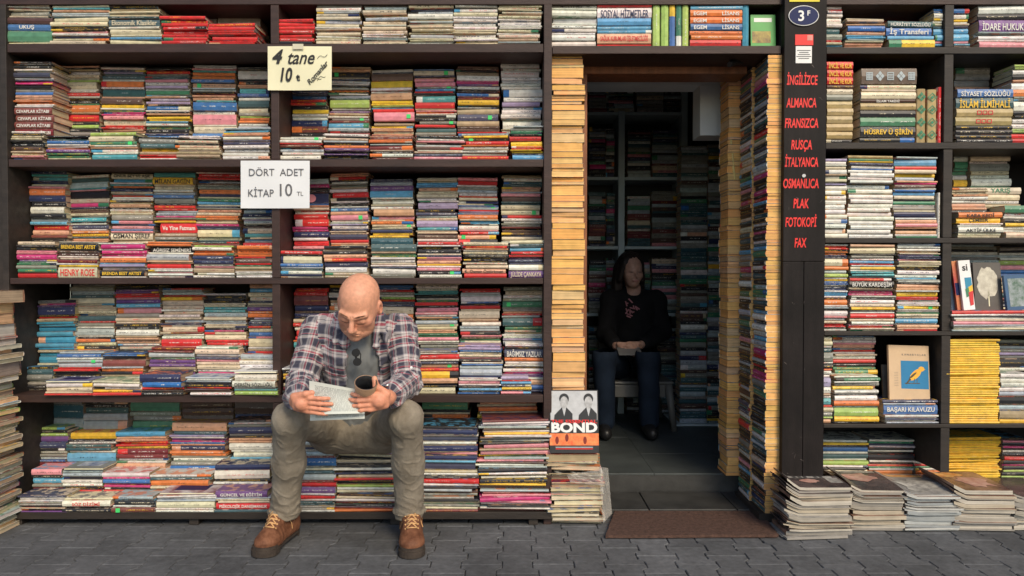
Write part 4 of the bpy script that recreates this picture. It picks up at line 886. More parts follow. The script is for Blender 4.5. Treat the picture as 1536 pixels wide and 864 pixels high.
# green football-like manual leaning over the doorway shelf
o6, m6, w6, h6 = standing('green_manual', 'green and yellow cover-out textbook at the dark end over the doorway', 1127, 18, 1164, 69, .03, .06, .014, mat('green_cover_print', (.07, .36, .07), .4), zb=zo+.001)
MB().box((w6*.04, -.0006, h6*.15), (w6*.8, -.0001, h6*.5), 0, m6).obj('print_block', cover_pat('yellow_brown_print', (.5, .4, .05), (.12, .06, .02), 25), o6)
MB().box((w6*.12, -.0006, h6*.78), (w6*.85, -.0001, h6*.9), 0, m6).obj('print_block', M_WHITE, o6)
# dark cloth bag hanging at that end, security camera under the shelf
mb = MB(); c = P(1156, 55, -.02)
# ---- tilted loose covers and a picture frame in the doorway
pf = empty('picture_frame', P(1104, 270, .36), 'narrow gilt picture frame leaning on the books at the doorway', 'picture frame')
a, b = P(1099, 270, .37), P(1112, 195, .37); w_, h_ = .10, b.z-a.z
Mf = Matrix.Translation((a.x+.012, .36, a.z)) @ Matrix.Rotation(-.10, 4, 'Y') @ Matrix.Rotation(rad(62), 4, 'Z')
for q in (((0, 0, 0), (.010, .012, h_)), ((w_-.01, 0, 0), (w_, .012, h_)), ((.0102, 0, 0), (w_-.0102, .012, .01)), ((.0102, 0, h_-.01), (w_-.0102, .012, h_))): MB().box(q[0], q[1], .002, Mf).obj('rail', M_GOLDI, pf)
MB().box((.0102, .005, .0102), (w_-.0102, .008, h_-.0102), 0, Mf).obj('picture', M_DKPR, pf)
sc_ = MB(); c = P(1101, 93, .1); sc_.tube([c+Vector((-.03, -.03, -.02)), c, c+Vector((.03, .03, .012))], [.012, .016, .016], 10); sc_.box((c.x+.02, .12, c.z), (c.x+.05, .15, c.z+.05), .003)
tag(sc_.obj('security_camera', M_BLACK), 'small black camera mounted under the shelf at the doorway corner', 'camera')

# ================================================================== drooping magazines piled on the ground at the right
M_GLOSS = []
for nm, c1, c2 in (('magazine_cover_dark', (.035, .033, .034), (.14, .10, .09)), ('magazine_cover_brown', (.08, .045, .035), (.40, .24, .17)), ('magazine_cover_grey', (.13, .13, .13), (.5, .47, .42)), ('magazine_cover_amber', (.2, .12, .06), (.62, .38, .16))):
    M_GLOSS.append(mat(nm, c1, .25, 0, 9, col2=c2, spec=.5))
M_MAGP = book_material('magazine_page_edges', 'pages')
def droopy(x, y, z, W, D, th, dl, df, rz, sl):
    """saddle of pages: droops toward the left spine and the front edge; returns cover and page meshes"""
    nx, ny = 10, 6; vs = [[], []]
    Rz = Matrix.Rotation(rz, 3, 'Z')
    for s in (0, 1):
        for j in range(ny+1):
            for i in range(nx+1):
                u, v = i/nx, j/ny
                dz = -dl*max(0, (.28-u)/.28)**2*0 - df*max(0, (.5-v)/.5)**1.5 + (dl*max(0, (.22-u)/.22)**1.3) + sl*(v)*.1
                p = Rz @ Vector(((u-.5)*W, v*D, 0)); vs[s].append(Vector((x+p.x, y+p.y, z+dz+s*th*(1 if u > .06 else .75))))
    g = lambda i, j: j*(nx+1)+i; m = (nx+1)*(ny+1)
    top = [(m+g(i, j), m+g(i+1, j), m+g(i+1, j+1), m+g(i, j+1)) for j in range(ny) for i in range(nx)]
    bot = [(g(i, j), g(i, j+1), g(i+1, j+1), g(i+1, j)) for j in range(ny) for i in range(nx)]
    side = [(g(i, 0), g(i+1, 0), m+g(i+1, 0), m+g(i, 0)) for i in range(nx)]+[(g(nx, j), g(nx, j+1), m+g(nx, j+1), m+g(nx, j)) for j in range(ny)]+[(g(i+1, ny), g(i, ny), m+g(i, ny), m+g(i+1, ny)) for i in range(nx)]
    spine = [(g(0, j+1), g(0, j), m+g(0, j), m+g(0, j+1)) for j in range(ny)]
    return vs[0]+vs[1], top+bot+spine, side
def mag_obj(args, gm, label, page=(.52, .45, .34)):
    vs, cf, sf = droopy(*args); o = empty('magazine', vs[0], label, 'magazine', 'magazines piled in and before the shelves')
    mb = MB(); mb.add(vs, cf); mb.obj('cover', gm, o, smooth=False)
    pg = BB(); k = dict(M=Matrix(), base=page, ink=page, acc=page, sty=(0, 0, 0))
    for f in sf: pg.quad([vs[i] for i in f], [(vs[i].x+vs[i].y, vs[i].z, 0) for i in f], k, 0)
    link('pages', pg.mesh('pages', [M_MAGP]), o); return o
def on_mag(t, u, v, e):
    x, y, z, W, D, th, dl, df, rz, sl = t; p = Matrix.Rotation(rz, 3, 'Z') @ Vector(((u-.5)*W, v*D, 0))
    return Vector((x+p.x, y+p.y, z-df*max(0, (.5-v)/.5)**1.5+dl*max(0, (.22-u)/.22)**1.3+th+e))
def patch(t, par, name, m, cu, cv, ru, rv, e, rag=0.0, box=False):
    mb = MB(); n = 18; ring = []
    if box: mb.add([on_mag(t, cu-ru+2*ru*i/8, cv-rv+2*rv*j, e) for j in (0, 1) for i in range(9)], [(i, i+1, i+10, i+9) for i in range(8)])
    else:
        for i in range(n): a_ = i*6.2832/n; k_ = 1+rag*rm.uniform(-1, 1); ring.append(on_mag(t, cu+ru*math.cos(a_)*k_, cv+rv*math.sin(a_)*k_, e))
        mb.add([on_mag(t, cu, cv, e)]+ring, [(0, 1+i, 1+(i+1) % n) for i in range(n)])
    mb.obj(name, m, par)
M_FACEP = mat('portrait_print', (.40, .17, .13), .4, .2, 34, col2=(.62, .40, .32)); M_ORP = mat('orange_print', (.55, .17, .04), .4, .3, 34, col2=(.7, .48, .2)); M_PALEP = mat('pale_print', (.16, .15, .14), .4, .2, 38, col2=(.58, .55, .48))
def cover_art(t, par, pi):
    if pi == 0:
        patch(t, par, 'masthead', M_PALEP, .5, .86, .40, .085, .0008, box=True)
        for i, l in enumerate('FILM 98'): 
            if l != ' ': patch(t, par, 'masthead_letter', M_DKPR, .22+.085*i, .86, .028, .06, .0014, box=True)
        patch(t, par, 'portrait_print', M_FACEP, .46, .52, .15, .17, .0010, .12); patch(t, par, 'print_block', M_PALEP, .86, .55, .10, .22, .0010, box=True)
    elif pi == 1:
        patch(t, par, 'portrait_print', M_FACEP, .45, .62, .30, .22, .0010, .25); patch(t, par, 'masthead', M_PALEP, .5, .92, .42, .05, .0012, box=True)
    elif pi == 2:
        patch(t, par, 'photo_print', M_PALEP, .5, .38, .36, .28, .0010, .35); patch(t, par, 'masthead', M_ORP, .45, .86, .38, .07, .0012, box=True)
    elif pi == 3:
        patch(t, par, 'photo_print', M_ORP, .35, .80, .28, .14, .0010, .2); patch(t, par, 'photo_print', M_FACEP, .62, .40, .28, .26, .0012, .3)
rm = random.Random(9)
piles = (('first floor pile beside the lettered post', 1180, 1282, 798, 708, -.19, 19, .045, .05), ('second floor pile from the post', 1278, 1360, 795, 711, -.10, 17, .026, .0), ('third floor pile from the post', 1360, 1446, 795, 716, -.10, 18, .018, -.0), ('fourth floor pile from the post', 1432, 1526, 794, 712, -.10, 17, .03, -.02), ('last floor pile at the right edge', 1524, 1610, 794, 722, -.09, 12, .02, .02))
for pi, (pn, x0, x1, y0, y1, Y, n, dl, rz) in enumerate(piles):
    a, b = X(x0, Y), X(x1, Y); zt = Z(y1+22, Y); W = b-a; z = .004; D = .275 if pi else .152; hs = [rm.choice((.5, .7, .9, 1.2, 1.9)) for _ in range(n)]; t = sum(hs); f = (zt-.004)/t
    for i, h in enumerate(hs):
        th = h*f; c = rm.choice(('grey', 'brownish', 'dark'))
        pg = rm.choice(((.44, .38, .29), (.34, .31, .26), (.48, .44, .37), (.29, .27, .24)))
        if pi == 2: pg = rm.choice(((.42, .44, .43), (.31, .33, .33), (.50, .50, .47)))
        topm = i == n-1
        lab = '%s magazine %s from top of the %s' % ('glossy' if topm else 'curling', ordn(n-i), pn)
        targs = ((a+b)/2+rm.uniform(-.010, .010), Y+rm.uniform(-.012, .012), z, W*rm.uniform(.93, 1.0), D, th-.0006, dl*(i/n), .012*(i/n)*rm.uniform(.5, 1.1), rz+rm.uniform(-.045, .045), .0); mo = mag_obj(targs, M_GLOSS[[0, 0, 2, 1, 0][pi] if topm else rm.randrange(3)], lab, pg)
        if topm: cover_art(targs, mo, pi)
        z += th
# masthead and portrait print of the top magazine of the first pile
tm = empty('magazine', P(1176, 790, -.1), 'single magazine lying flat on the pavers left of the first floor pile', 'magazine', 'magazines piled in and before the shelves')
MB().box((0, 0, 0), (.13, .20, .004), 0, Matrix.Translation((X(1166, -.1), -.17, .003)) @ Matrix.Rotation(.12, 4, 'Z')).obj('cover', M_GLOSS[2], tm)
# loose covers lying face up on the low front piles
def flat(name, label, x0, x1, py, Y, D, col, accent_m, rz=0.0, cat='book'):
    z = Z(py, Y)+.001; xa, xb = X(x0, Y), X(x1, Y); o = empty(name, ((xa+xb)/2, Y, z), label, cat)
    M = Matrix.Translation((xa, Y, z)) @ Matrix.Rotation(rz, 4, 'Z'); W = xb-xa
    MB().box((0, 0, 0), (W, D, .001), 0, M).obj('cover', col, o); MB().box((.002, .002, .0011), (W-.002, D-.002, .0062), 0, M).obj('pages', M_PAPERY, o); MB().box((0, 0, .0063), (W, D, .0075), 0, M).obj('cover', col, o)
    MB().box((W*.2, D*.25, .0076), (W*.8, D*.75, .0079), 0, M).obj('print_block', accent_m, o)
flat('book', 'grey cover book lying face up showing a blue and white window', 92, 152, 705, .07, .15, cover_pat('grey_cover_print', (.16, .15, .13), (.28, .27, .24), 9), cover_pat('window_print', (.03, .05, .2), (.6, .6, .6), 25))
flat('book', 'white book with a grey photo lying open on top in left bay', 350, 413, 560, -.03, .15, M_WHITE, cover_pat('grey_photo', (.05, .05, .05), (.5, .5, .5), 30), .03)
flat('book', 'blue and grey picture book lying on the front pile, fourth left shelf', 66, 132, 574, -.03, .14, cover_pat('blue_cover_print', (.04, .08, .25), (.35, .36, .38), 12), M_NAVY, .02)
flat('book', 'maroon and white striped cover lying on the front bottom pile', 236, 318, 742, -.03, .15, cover_pat('maroon_white_print', (.18, .02, .05), (.65, .65, .66), 22), M_NAVY, .01)
# ================================================================== implicit surfaces for the figures
class Field:
    def __init__(s, lo, hi, h):
        s.lo = np.array(lo, float); s.h = h; s.n = np.ceil((np.array(hi)-s.lo)/h).astype(int)+1; s.a = np.full(tuple(s.n), .2, np.float32)
    def sub(s, c0, c1, m):
        i0 = np.maximum(0, np.floor((np.minimum(c0, c1)-m-s.lo)/s.h).astype(int)); i1 = np.minimum(s.n, np.ceil((np.maximum(c0, c1)+m-s.lo)/s.h).astype(int)+1)
        if np.any(i1 <= i0): return None
        sl = tuple(slice(a, b) for a, b in zip(i0, i1)); g = np.meshgrid(*[s.lo[k]+s.h*np.arange(i0[k], i1[k]) for k in range(3)], indexing='ij', sparse=False)
        return sl, np.stack(g, -1).astype(np.float32)
    def comb(s, sl, d, k, cut):
        a = s.a[sl]
        if cut: d = -d; hh = np.clip(.5-.5*(d-a)/max(k, 1e-5)*-1*-1, 0, 1); hh = np.clip(.5+.5*(d-a)/max(k, 1e-5), 0, 1); s.a[sl] = a*(1-hh)+d*hh+k*hh*(1-hh)
        else: hh = np.clip(.5+.5*(a-d)/max(k, 1e-5), 0, 1); s.a[sl] = a*(1-hh)+d*hh-k*hh*(1-hh)
    def cap(s, p, q, r0, r1, k=.01, cut=False, sq=None):
        p, q = np.array(p, float), np.array(q, float); r = max(r0, r1)
        t = s.sub(p, q, r+k+3*s.h+.01)
        if t is None: return s
        sl, g = t; pa = g-p; ba = q-p; L2 = max(ba@ba, 1e-9); h = np.clip(pa@ba/L2, 0, 1); dv = pa-h[..., None]*ba
        if sq is not None: dv = dv*np.array(sq)
        d = np.linalg.norm(dv, axis=-1)-(r0+(r1-r0)*h); s.comb(sl, d, k, cut); return s
    def ell(s, c, r, k=.01, Rm=None, cut=False):
        c, r = np.array(c, float), np.array(r, float); m = r.max()
        t = s.sub(c, c, m+k+3*s.h+.01)
        if t is None: return s
        sl, g = t; p = g-c
        if Rm is not None: p = p@np.array(Rm)                # world to local: R^T p
        q = p/r; k0 = np.linalg.norm(q, axis=-1); k1 = np.linalg.norm(q/r, axis=-1); d = k0*(k0-1)/np.maximum(k1, 1e-6)
        s.comb(sl, d, k, cut); return s
    def box(s, c, b, rr=.003, k=.005, Rm=None, cut=False):
        c, b = np.array(c, float), np.array(b, float); t = s.sub(c, c, np.linalg.norm(b)+k+2*s.h+.01)
        if t is None: return s
        sl, g = t; p = g-c
        if Rm is not None: p = p@np.array(Rm)
        q = np.abs(p)-(b-rr); d = np.linalg.norm(np.maximum(q, 0), axis=-1)+np.minimum(q.max(-1), 0)-rr
        s.comb(sl, d, k, cut); return s
    def val(s, p):
        i = np.clip(((np.array(p)-s.lo)/s.h).round().astype(int), 0, s.n-1); return float(s.a[tuple(i)])
    def drop(s, p, d, n=60, st=.003):
        p = np.array(p, float); d = np.array(d, float); d /= np.linalg.norm(d)
        for _ in range(n):
            if s.val(p) < 0: return p
            p = p+d*st
        return p
    def surf(s):
        """surface nets"""
        a = s.a; ins = a < 0; nx, ny, nz = a.shape
        c = [ins[i:nx-1+i, j:ny-1+j, k:nz-1+k] for i in (0, 1) for j in (0, 1) for k in (0, 1)]
        sm = sum(x.astype(np.int8) for x in c); act = (sm > 0) & (sm < 8); idx = np.full(act.shape, -1, np.int64); ci = np.argwhere(act); idx[act] = np.arange(len(ci))
        P_ = np.zeros((len(ci), 3)); W_ = np.zeros(len(ci))
        cor = [(i, j, k) for i in (0, 1) for j in (0, 1) for k in (0, 1)]
        for u in range(8):
            for v in range(u+1, 8):
                if sum(abs(np.array(cor[u])-cor[v])) != 1: continue
                A = a[tuple((ci+cor[u]).T)]; B = a[tuple((ci+cor[v]).T)]; m = (A < 0) != (B < 0); t = np.where(m, A/np.where(m, A-B, 1), 0)
                pt = ci+np.array(cor[u])+t[:, None]*(np.array(cor[v])-cor[u]); P_ += np.where(m[:, None], pt, 0); W_ += m
        V = P_/W_[:, None]*s.h+s.lo; F_ = []
        for ax in range(3):
            sl0 = [slice(None)]*3; sl1 = [slice(None)]*3; sl0[ax] = slice(0, -1); sl1[ax] = slice(1, None)
            A, B = ins[tuple(sl0)], ins[tuple(sl1)]; e = np.argwhere(A != B); o1, o2 = (ax+1) % 3, (ax+2) % 3
            e = e[(e[:, o1] > 0) & (e[:, o2] > 0) & (e[:, o1] < a.shape[o1]-1) & (e[:, o2] < a.shape[o2]-1)]
            d1 = np.zeros(3, int); d1[o1] = 1; d2 = np.zeros(3, int); d2[o2] = 1
            q = np.stack([idx[tuple((e-d1-d2).T)], idx[tuple((e-d2).T)], idx[tuple(e.T)], idx[tuple((e-d1).T)]], 1)
            fl = A[tuple(e.T)]; q[~fl] = q[~fl][:, ::-1]; F_.append(q)
        return V, np.concatenate(F_)
def sdf_obj(name, f, mats, parent, disp=None, cols=None, attr=None, smooth_it=2, matfn=None):
    V, Q = f.surf(); me = bpy.data.meshes.new(name); me.from_pydata(V.tolist(), [], Q.tolist()); me.update()
    bm = bmesh.new(); bm.from_mesh(me)
    for _ in range(smooth_it): bmesh.ops.smooth_vert(bm, verts=bm.verts, factor=.5, use_axis_x=True, use_axis_y=True, use_axis_z=True)
    bm.normal_update()
    if disp:
        off = [disp(v.co, v.normal) for v in bm.verts]
        for v, d in zip(bm.verts, off): v.co += v.normal*d
    bm.to_mesh(me); bm.free(); me.polygons.foreach_set('use_smooth', [True]*len(me.polygons))
    co_ = np.empty(len(me.vertices)*3); me.vertices.foreach_get('co', co_); co_ = co_.reshape(-1, 3)
    if cols is not None:
        a = me.attributes.new('tone', 'FLOAT_COLOR', 'POINT'); c = cols(co_); a.data.foreach_set('color', np.concatenate([c, np.ones((len(c), 1))], 1).astype(np.float32).ravel())
    if attr is not None:   # per face corner cloth coordinate
        fc = np.array([p.center for p in me.polygons]); a = me.attributes.new('cloth', 'FLOAT_VECTOR', 'CORNER')
        vi = np.empty(len(me.loops), int); me.loops.foreach_get('vertex_index', vi); pi_ = np.repeat(np.arange(len(me.polygons)), [len(p.vertices) for p in me.polygons])
        a.data.foreach_set('vector', attr(co_[vi], fc[pi_]).astype(np.float32).ravel())
    if matfn: me.polygons.foreach_set('material_index', matfn(np.array([p.center for p in me.polygons])))
    return link(name, me, parent, mats)
def AT(px, py, d): return np.array(P(px, py, CY+d))
def nzf(p, s, o=0.0): return mnoise.noise(Vector((p[0]*s+o, p[1]*s, p[2]*s)))
def tone_mat(name, rough, sss=0.0, bump=.3, bscale=180, spec=.4):
    m = bpy.data.materials.new(name); m.use_nodes = True; N = m.node_tree.nodes; L = m.node_tree.links; b = N['Principled BSDF']
    a = N.new('ShaderNodeAttribute'); a.attribute_name = 'tone'; tc = N.new('ShaderNodeTexCoord')
    n = N.new('ShaderNodeTexNoise'); n.inputs['Scale'].default_value = 60; n.inputs['Detail'].default_value = 6; L.new(tc.outputs['Object'], n.inputs['Vector'])
    mr = N.new('ShaderNodeMapRange'); L.new(n.outputs[0], mr.inputs[0]); mr.inputs[1].default_value = .3; mr.inputs[2].default_value = .7; mr.inputs[3].default_value = .85; mr.inputs[4].default_value = 1.12
    vm = N.new('ShaderNodeVectorMath'); vm.operation = 'SCALE'; L.new(a.outputs['Color'], vm.inputs[0]); L.new(mr.outputs[0], vm.inputs['Scale']); L.new(vm.outputs[0], b.inputs['Base Color'])
    b.inputs['Roughness'].default_value = rough; b.inputs['Specular IOR Level'].default_value = spec
    if sss: b.inputs['Subsurface Weight'].default_value = sss; b.inputs['Subsurface Radius'].default_value = (.9, .3, .15); b.inputs['Subsurface Scale'].default_value = .006
    n2 = N.new('ShaderNodeTexNoise'); n2.inputs['Scale'].default_value = bscale; n2.inputs['Detail'].default_value = 4; L.new(tc.outputs['Object'], n2.inputs['Vector'])
    bp = N.new('ShaderNodeBump'); bp.inputs['Strength'].default_value = bump; bp.inputs['Distance'].default_value = .002; L.new(n2.outputs[0], bp.inputs['Height']); L.new(bp.outputs[0], b.inputs['Normal'])
    return m
M_SKIN = tone_mat('skin', .5, .05, .5, 330, .4)
def plaid_mat():
    m = bpy.data.materials.new('plaid_flannel'); m.use_nodes = True; N = m.node_tree.nodes; L = m.node_tree.links; b = N['Principled BSDF']
    a = N.new('ShaderNodeAttribute'); a.attribute_name = 'cloth'; sx = N.new('ShaderNodeSeparateXYZ'); L.new(a.outputs['Vector'], sx.inputs[0])
    def mth(op, x, y=None):
        q = N.new('ShaderNodeMath'); q.operation = op
        for i, s in enumerate((x, y)):
            if s is None: continue
            if isinstance(s, (int, float)): q.inputs[i].default_value = s
            else: L.new(s, q.inputs[i])
        return q.outputs[0]
    rs = []
    for ax, per in ((0, .088), (1, .100)):
        fr = mth('FRACT', mth('DIVIDE', sx.outputs[ax], per)); r = N.new('ShaderNodeValToRGB'); r.color_ramp.interpolation = 'CONSTANT'; L.new(fr, r.inputs[0])
        wht, nav, red, gry = (.50, .46, .45, 1), (.048, .048, .070, 1), (.38, .075, .10, 1), (.17, .165, .20, 1)
        seq = [(0, nav), (.27, gry), (.31, wht), (.41, nav), (.425, wht), (.50, red), (.56, wht), (.60, nav), (.76, gry), (.79, red), (.83, nav), (.87, wht), (.97, gry)]
        el = r.color_ramp.elements; el[0].position = 0; el[0].color = seq[0][1]; el[1].position = seq[1][0]; el[1].color = seq[1][1]
        for p_, c in seq[2:]: e = el.new(p_); e.color = c
        rs.append(r.outputs[0])
    # warp and weft threads alternate
    mx = N.new('ShaderNodeMix'); mx.data_type = 'RGBA'; mx.inputs[0].default_value = .6; L.new(rs[0], mx.inputs[6]); L.new(rs[1], mx.inputs[7])
    tc = N.new('ShaderNodeTexCoord'); n = N.new('ShaderNodeTexNoise'); n.inputs['Scale'].default_value = 25; n.inputs['Detail'].default_value = 6; L.new(tc.outputs['Object'], n.inputs['Vector'])
    mr = N.new('ShaderNodeMapRange'); L.new(n.outputs[0], mr.inputs[0]); mr.inputs[3].default_value = .8; mr.inputs[4].default_value = 1.2
    vm = N.new('ShaderNodeVectorMath'); vm.operation = 'SCALE'; L.new(mx.outputs[2], vm.inputs[0]); L.new(mr.outputs[0], vm.inputs['Scale']); L.new(vm.outputs[0], b.inputs['Base Color'])
    b.inputs['Roughness'].default_value = .9; b.inputs['Specular IOR Level'].default_value = .15; b.inputs['Sheen Weight'].default_value = .15
    n2 = N.new('ShaderNodeTexNoise'); n2.inputs['Scale'].default_value = 420; L.new(tc.outputs['Object'], n2.inputs['Vector'])
    bp = N.new('ShaderNodeBump'); bp.inputs['Strength'].default_value = .4; bp.inputs['Distance'].default_value = .001; L.new(n2.outputs[0], bp.inputs['Height']); L.new(bp.outputs[0], b.inputs['Normal'])
    return m
M_PLAID = plaid_mat()
M_TEE = mat('grey_jersey', (.20, .21, .21), .9, .12, 14, .25, 300, .15)
M_JEAN = mat('olive_grey_denim', (.195, .165, .125), .9, .22, 14, .6, 420, .15, col2=(.35, .305, .24))
M_BOOT = mat('brown_leather', (.095, .034, .016), .68, .3, 34, .7, 120, .3, col2=(.235, .10, .052))
M_SOLE = mat('dark_rubber_sole', (.050, .038, .030), .8, .3, 30, .4, 100, .3)
M_LACE = mat('tan_laces', (.62, .36, .16), .8, .2, 60); M_HAIRB = mat('light_brown_hair', (.24, .115, .06), .7, .2, 50)

# ------------------------------------------------------------------ seated man
man = empty('person', AT(538, 700, 3.0), 'bald man in plaid shirt, olive jeans, brown boots sitting reading a leaflet', 'person')
hip0, hip1 = AT(500, 640, 3.13), AT(578, 640, 3.13)
kn0, kn1 = AT(434, 628, 2.72), AT(609, 626, 2.72)
an0, an1 = AT(427, 774, 2.94), AT(614, 774, 2.94)
pel, bel, chs = AT(538, 622, 3.12), AT(538, 575, 3.06), AT(538, 520, 3.00)
sh0, sh1 = AT(475, 494, 2.98), AT(603, 494, 2.98)
el0, el1 = AT(452, 574, 2.86), AT(611, 574, 2.86)
wr0, wr1 = AT(446, 602, 2.59), AT(581, 597, 2.59)
nb = AT(541, 484, 2.96)
hc = AT(538, 458, 2.80)                                # head centre
HR = Matrix.Rotation(rad(4), 3, 'Y') @ Matrix.Rotation(rad(36), 3, 'X') @ Matrix.Rotation(rad(-4), 3, 'Z')   # nods forward
HRn = np.array(HR)
HS = 1.0
def H(x, y, z): return hc+HRn@(np.array((x, y, z))*HS)
def hand(f, wrist, palm, fdir, up, nrm, curl=.5, spread=1.0, s=1.0, thumb=None, K=.002):
    """palm with four unequal bent fingers and a thumb; fdir fingers, up across the knuckles toward the index, nrm out of the back of the hand"""
    fdir, up, nrm = [np.array(v, float)/np.linalg.norm(v) for v in (fdir, up, nrm)]
    f.cap(wrist, palm, .026*s, .028*s, .012)
    for t in (-.028, -.010, .010, .026):
        f.cap(palm+up*t*.7*s-fdir*.025*s, palm+up*t*s+fdir*.028*s, .0135*s, .0105*s, .008)
    tips = []
    for i, (t, L) in enumerate(((.029, .068), (.010, .077), (-.010, .071), (-.028, .056))):
        b = palm+up*t*s*spread+fdir*.036*s+nrm*.004*s; d = fdir*1.0+up*(t*2.2); d /= np.linalg.norm(d); r = (.0086, .0088, .0085, .0076)[i]*s; ang = 0
        for seg, fr in enumerate((.45, .30, .25)):
            ang += curl*(.45, .9, .7)[seg]; dd = d*math.cos(ang)-nrm*math.sin(ang); e = b+dd*L*fr*s
            f.cap(b, e, r, r*.93, K if seg else .006); f.ell(b, (r*1.08,)*3, .002); b = e; r *= .93
        tips.append(b)
    if thumb is not None:
        b0 = palm-fdir*.028*s+up*.022*s; pts = [b0]+[palm+np.array(t_)*s for t_ in thumb]
        for i in range(len(pts)-1): f.cap(pts[i], pts[i+1], (.014, .0112, .0100)[i]*s, (.0112, .0100, .0085)[i]*s, .006)
    return tips
body = Field(np.array((-1.05, CY+2.40, .38)), np.array((-.25, CY+3.25, 1.16)), .0028)
for a, b, r0, r1, k in ((pel, bel, .12, .12, .05), (bel, chs, .12, .13, .05), (sh0*.8+chs*.2, sh1*.8+chs*.2, .055, .055, .05), (chs, nb, .10, .055, .05), (sh0, el0, .046, .038, .03), (sh1, el1, .046, .038, .03),
                       (el0, wr0, .038, .026, .02), (el1, wr1, .038, .026, .02)): body.cap(a, b, r0, r1, k)
# head
body.cap(nb, H(0, .03, -.05), .060, .052, .03)
body.ell(H(0, .018, .036), np.array((.0765, .094, .080))*HS, .02, HRn)
body.ell(H(0, -.028, -.03), np.array((.066, .061, .082))*HS, .03, HRn); body.ell(H(0, .012, -.012), np.array((.074, .070, .060))*HS, .02, HRn)
body.ell(H(0, -.045, -.080), np.array((.055, .044, .033))*HS, .025, HRn)
body.ell(H(0, -.080, -.098), np.array((.021, .014, .014))*HS, .016, HRn)
for s in (-1, 1):
    body.ell(H(s*.044, -.058, -.024), np.array((.02, .018, .018))*HS, .02, HRn)
    body.ell(H(s*.040, -.040, -.062), np.array((.026, .026, .032))*HS, .02, HRn)
    body.cap(H(s*.048, -.073, .014), H(s*.012, -.088, .010), .0085, .0090, .016)
    body.ell(H(s*.031, -.099, -.012), np.array((.0155, .010, .010))*HS, .012, HRn, cut=True)
    body.ell(H(s*.031, -.075, -.010), np.array((.0150, .0120, .0105))*HS, .007, HRn)
    body.cap(H(s*.042, -.083, -.0165), H(s*.021, -.087, -.0175), .0022, .0024, .003)      # lowered lid edge
    body.ell(H(s*.079, .014, -.012), np.array((.011, .020, .034))*HS, .006, HRn)
    body.ell(H(s*.086, .005, -.008), np.array((.006, .009, .018))*HS, .004, HRn, cut=True)
    body.ell(H(s*.0125, -.101, -.042), np.array((.0085, .010, .0075))*HS, .006, HRn)
    body.ell(H(s*.0075, -.105, -.0485), np.array((.0035, .005, .003))*HS, .002, HRn, cut=True)
body.cap(H(0, -.086, .004), H(0, -.113, -.036), .0075, .0125, .010)
body.cap(H(-.021, -.086, -.066), H(0, -.0955, -.0635), .004, .0050, .008); body.cap(H(.021, -.086, -.066), H(0, -.0955, -.0635), .004, .0050, .008)
body.cap(H(-.017, -.088, -.075), H(.017, -.088, -.075), .0055, .0055, .006)
body.cap(H(-.024, -.0925, -.0695), H(.024, -.0925, -.0695), .0018, .0018, .003, cut=True)
for s in (-1, 1): body.cap(H(s*.006, -.094, .016), H(s*.004, -.092, .004), .0012, .0012, .003, cut=True); body.cap(H(s*.024, -.094, -.040), H(s*.034, -.080, -.066), .0016, .0014, .004, cut=True)
# hands: his right (left in the photo) and his left
palm0 = AT(453, 605, 2.535); palm1 = AT(568, 601, 2.535)
hand(body, wr0, palm0, (1, -.18, -.12), (-.05, -.25, 1), (-.1, -1, -.2), .16, .95, .98, [(.018, -.016, .036), (.040, -.014, .040)])
hand(body, wr1, palm1, (-1, -.30, -.10), (.05, -.15, 1), (.2, -1, -.1), .46, .92, 1.0, [(-.008, -.006, .052), (-.014, -.002, .078)])
SK = np.array((.70, .34, .215)); HRi = HRn.T
def skin_cols(V):
    c = np.tile(SK, (len(V), 1)); q = (V-hc)@HRn/HS; hd = V[:, 2] > nb[2]-.02
    def blob(x, y, z, r): return np.exp(-(((q-np.array((x, y, z)))/r)**2).sum(1))*hd
    red = blob(0, -.108, -.036, .02)+.8*blob(.045, -.07, -.03, .026)+.8*blob(-.045, -.07, -.03, .026)+.9*blob(.082, .01, -.01, .03)+.9*blob(-.082, .01, -.01, .03)
    c = c*(1-.35*red[:, None])+np.array((.62, .17, .11))*.35*red[:, None]
    lips = np.clip(blob(0, -.094, -.070, (.023, .02, .0075))*1.4, 0, 1)[:, None]; c = c*(1-lips*.75)+np.array((.46, .13, .10))*lips*.75
    st = (1/(1+np.exp((q[:, 2]+.048)/.008)))*(1/(1+np.exp((q[:, 1]+.005)/.01)))*hd*(1-lips[:, 0]); st = st*(q[:, 2] > -.135); c = c*(1-.62*st[:, None])+np.array((.23, .115, .065))*.62*st[:, None]
    lid = (blob(.032, -.088, -.018, (.018, .02, .003))+blob(-.032, -.088, -.018, (.018, .02, .003)))[:, None]; lid = np.clip(lid*1.4, 0, 1); c = c*(1-.85*lid)+np.array((.10, .05, .03))*.7*lid
    hands = ((V[:, 1] < CY+2.66) & (V[:, 2] < .72))[:, None]; c = np.where(hands, c*np.array((1.0, .88, .86)), c)
    return c
sdf_obj('body', body, [M_SKIN], man, cols=skin_cols, smooth_it=1)
# eyebrows
mb = MB(); rr = random.Random(5)
for s in (-1, 1):
    for i in range(100):
        t = rr.random(); x = s*(.012+.036*t); p0 = H(x, -.0965+.019*t**1.6, .016+.004*math.sin(t*3)+rr.uniform(-.0025, .0025)); p1 = p0+HRn@np.array((s*.007, .001, .0012+rr.uniform(-.001, .001)))
        mb.tube([p0, (p0+p1)/2, p1], [.0004, .0004, .0001], 3)
mb.obj('eyebrows', M_HAIRB, man)
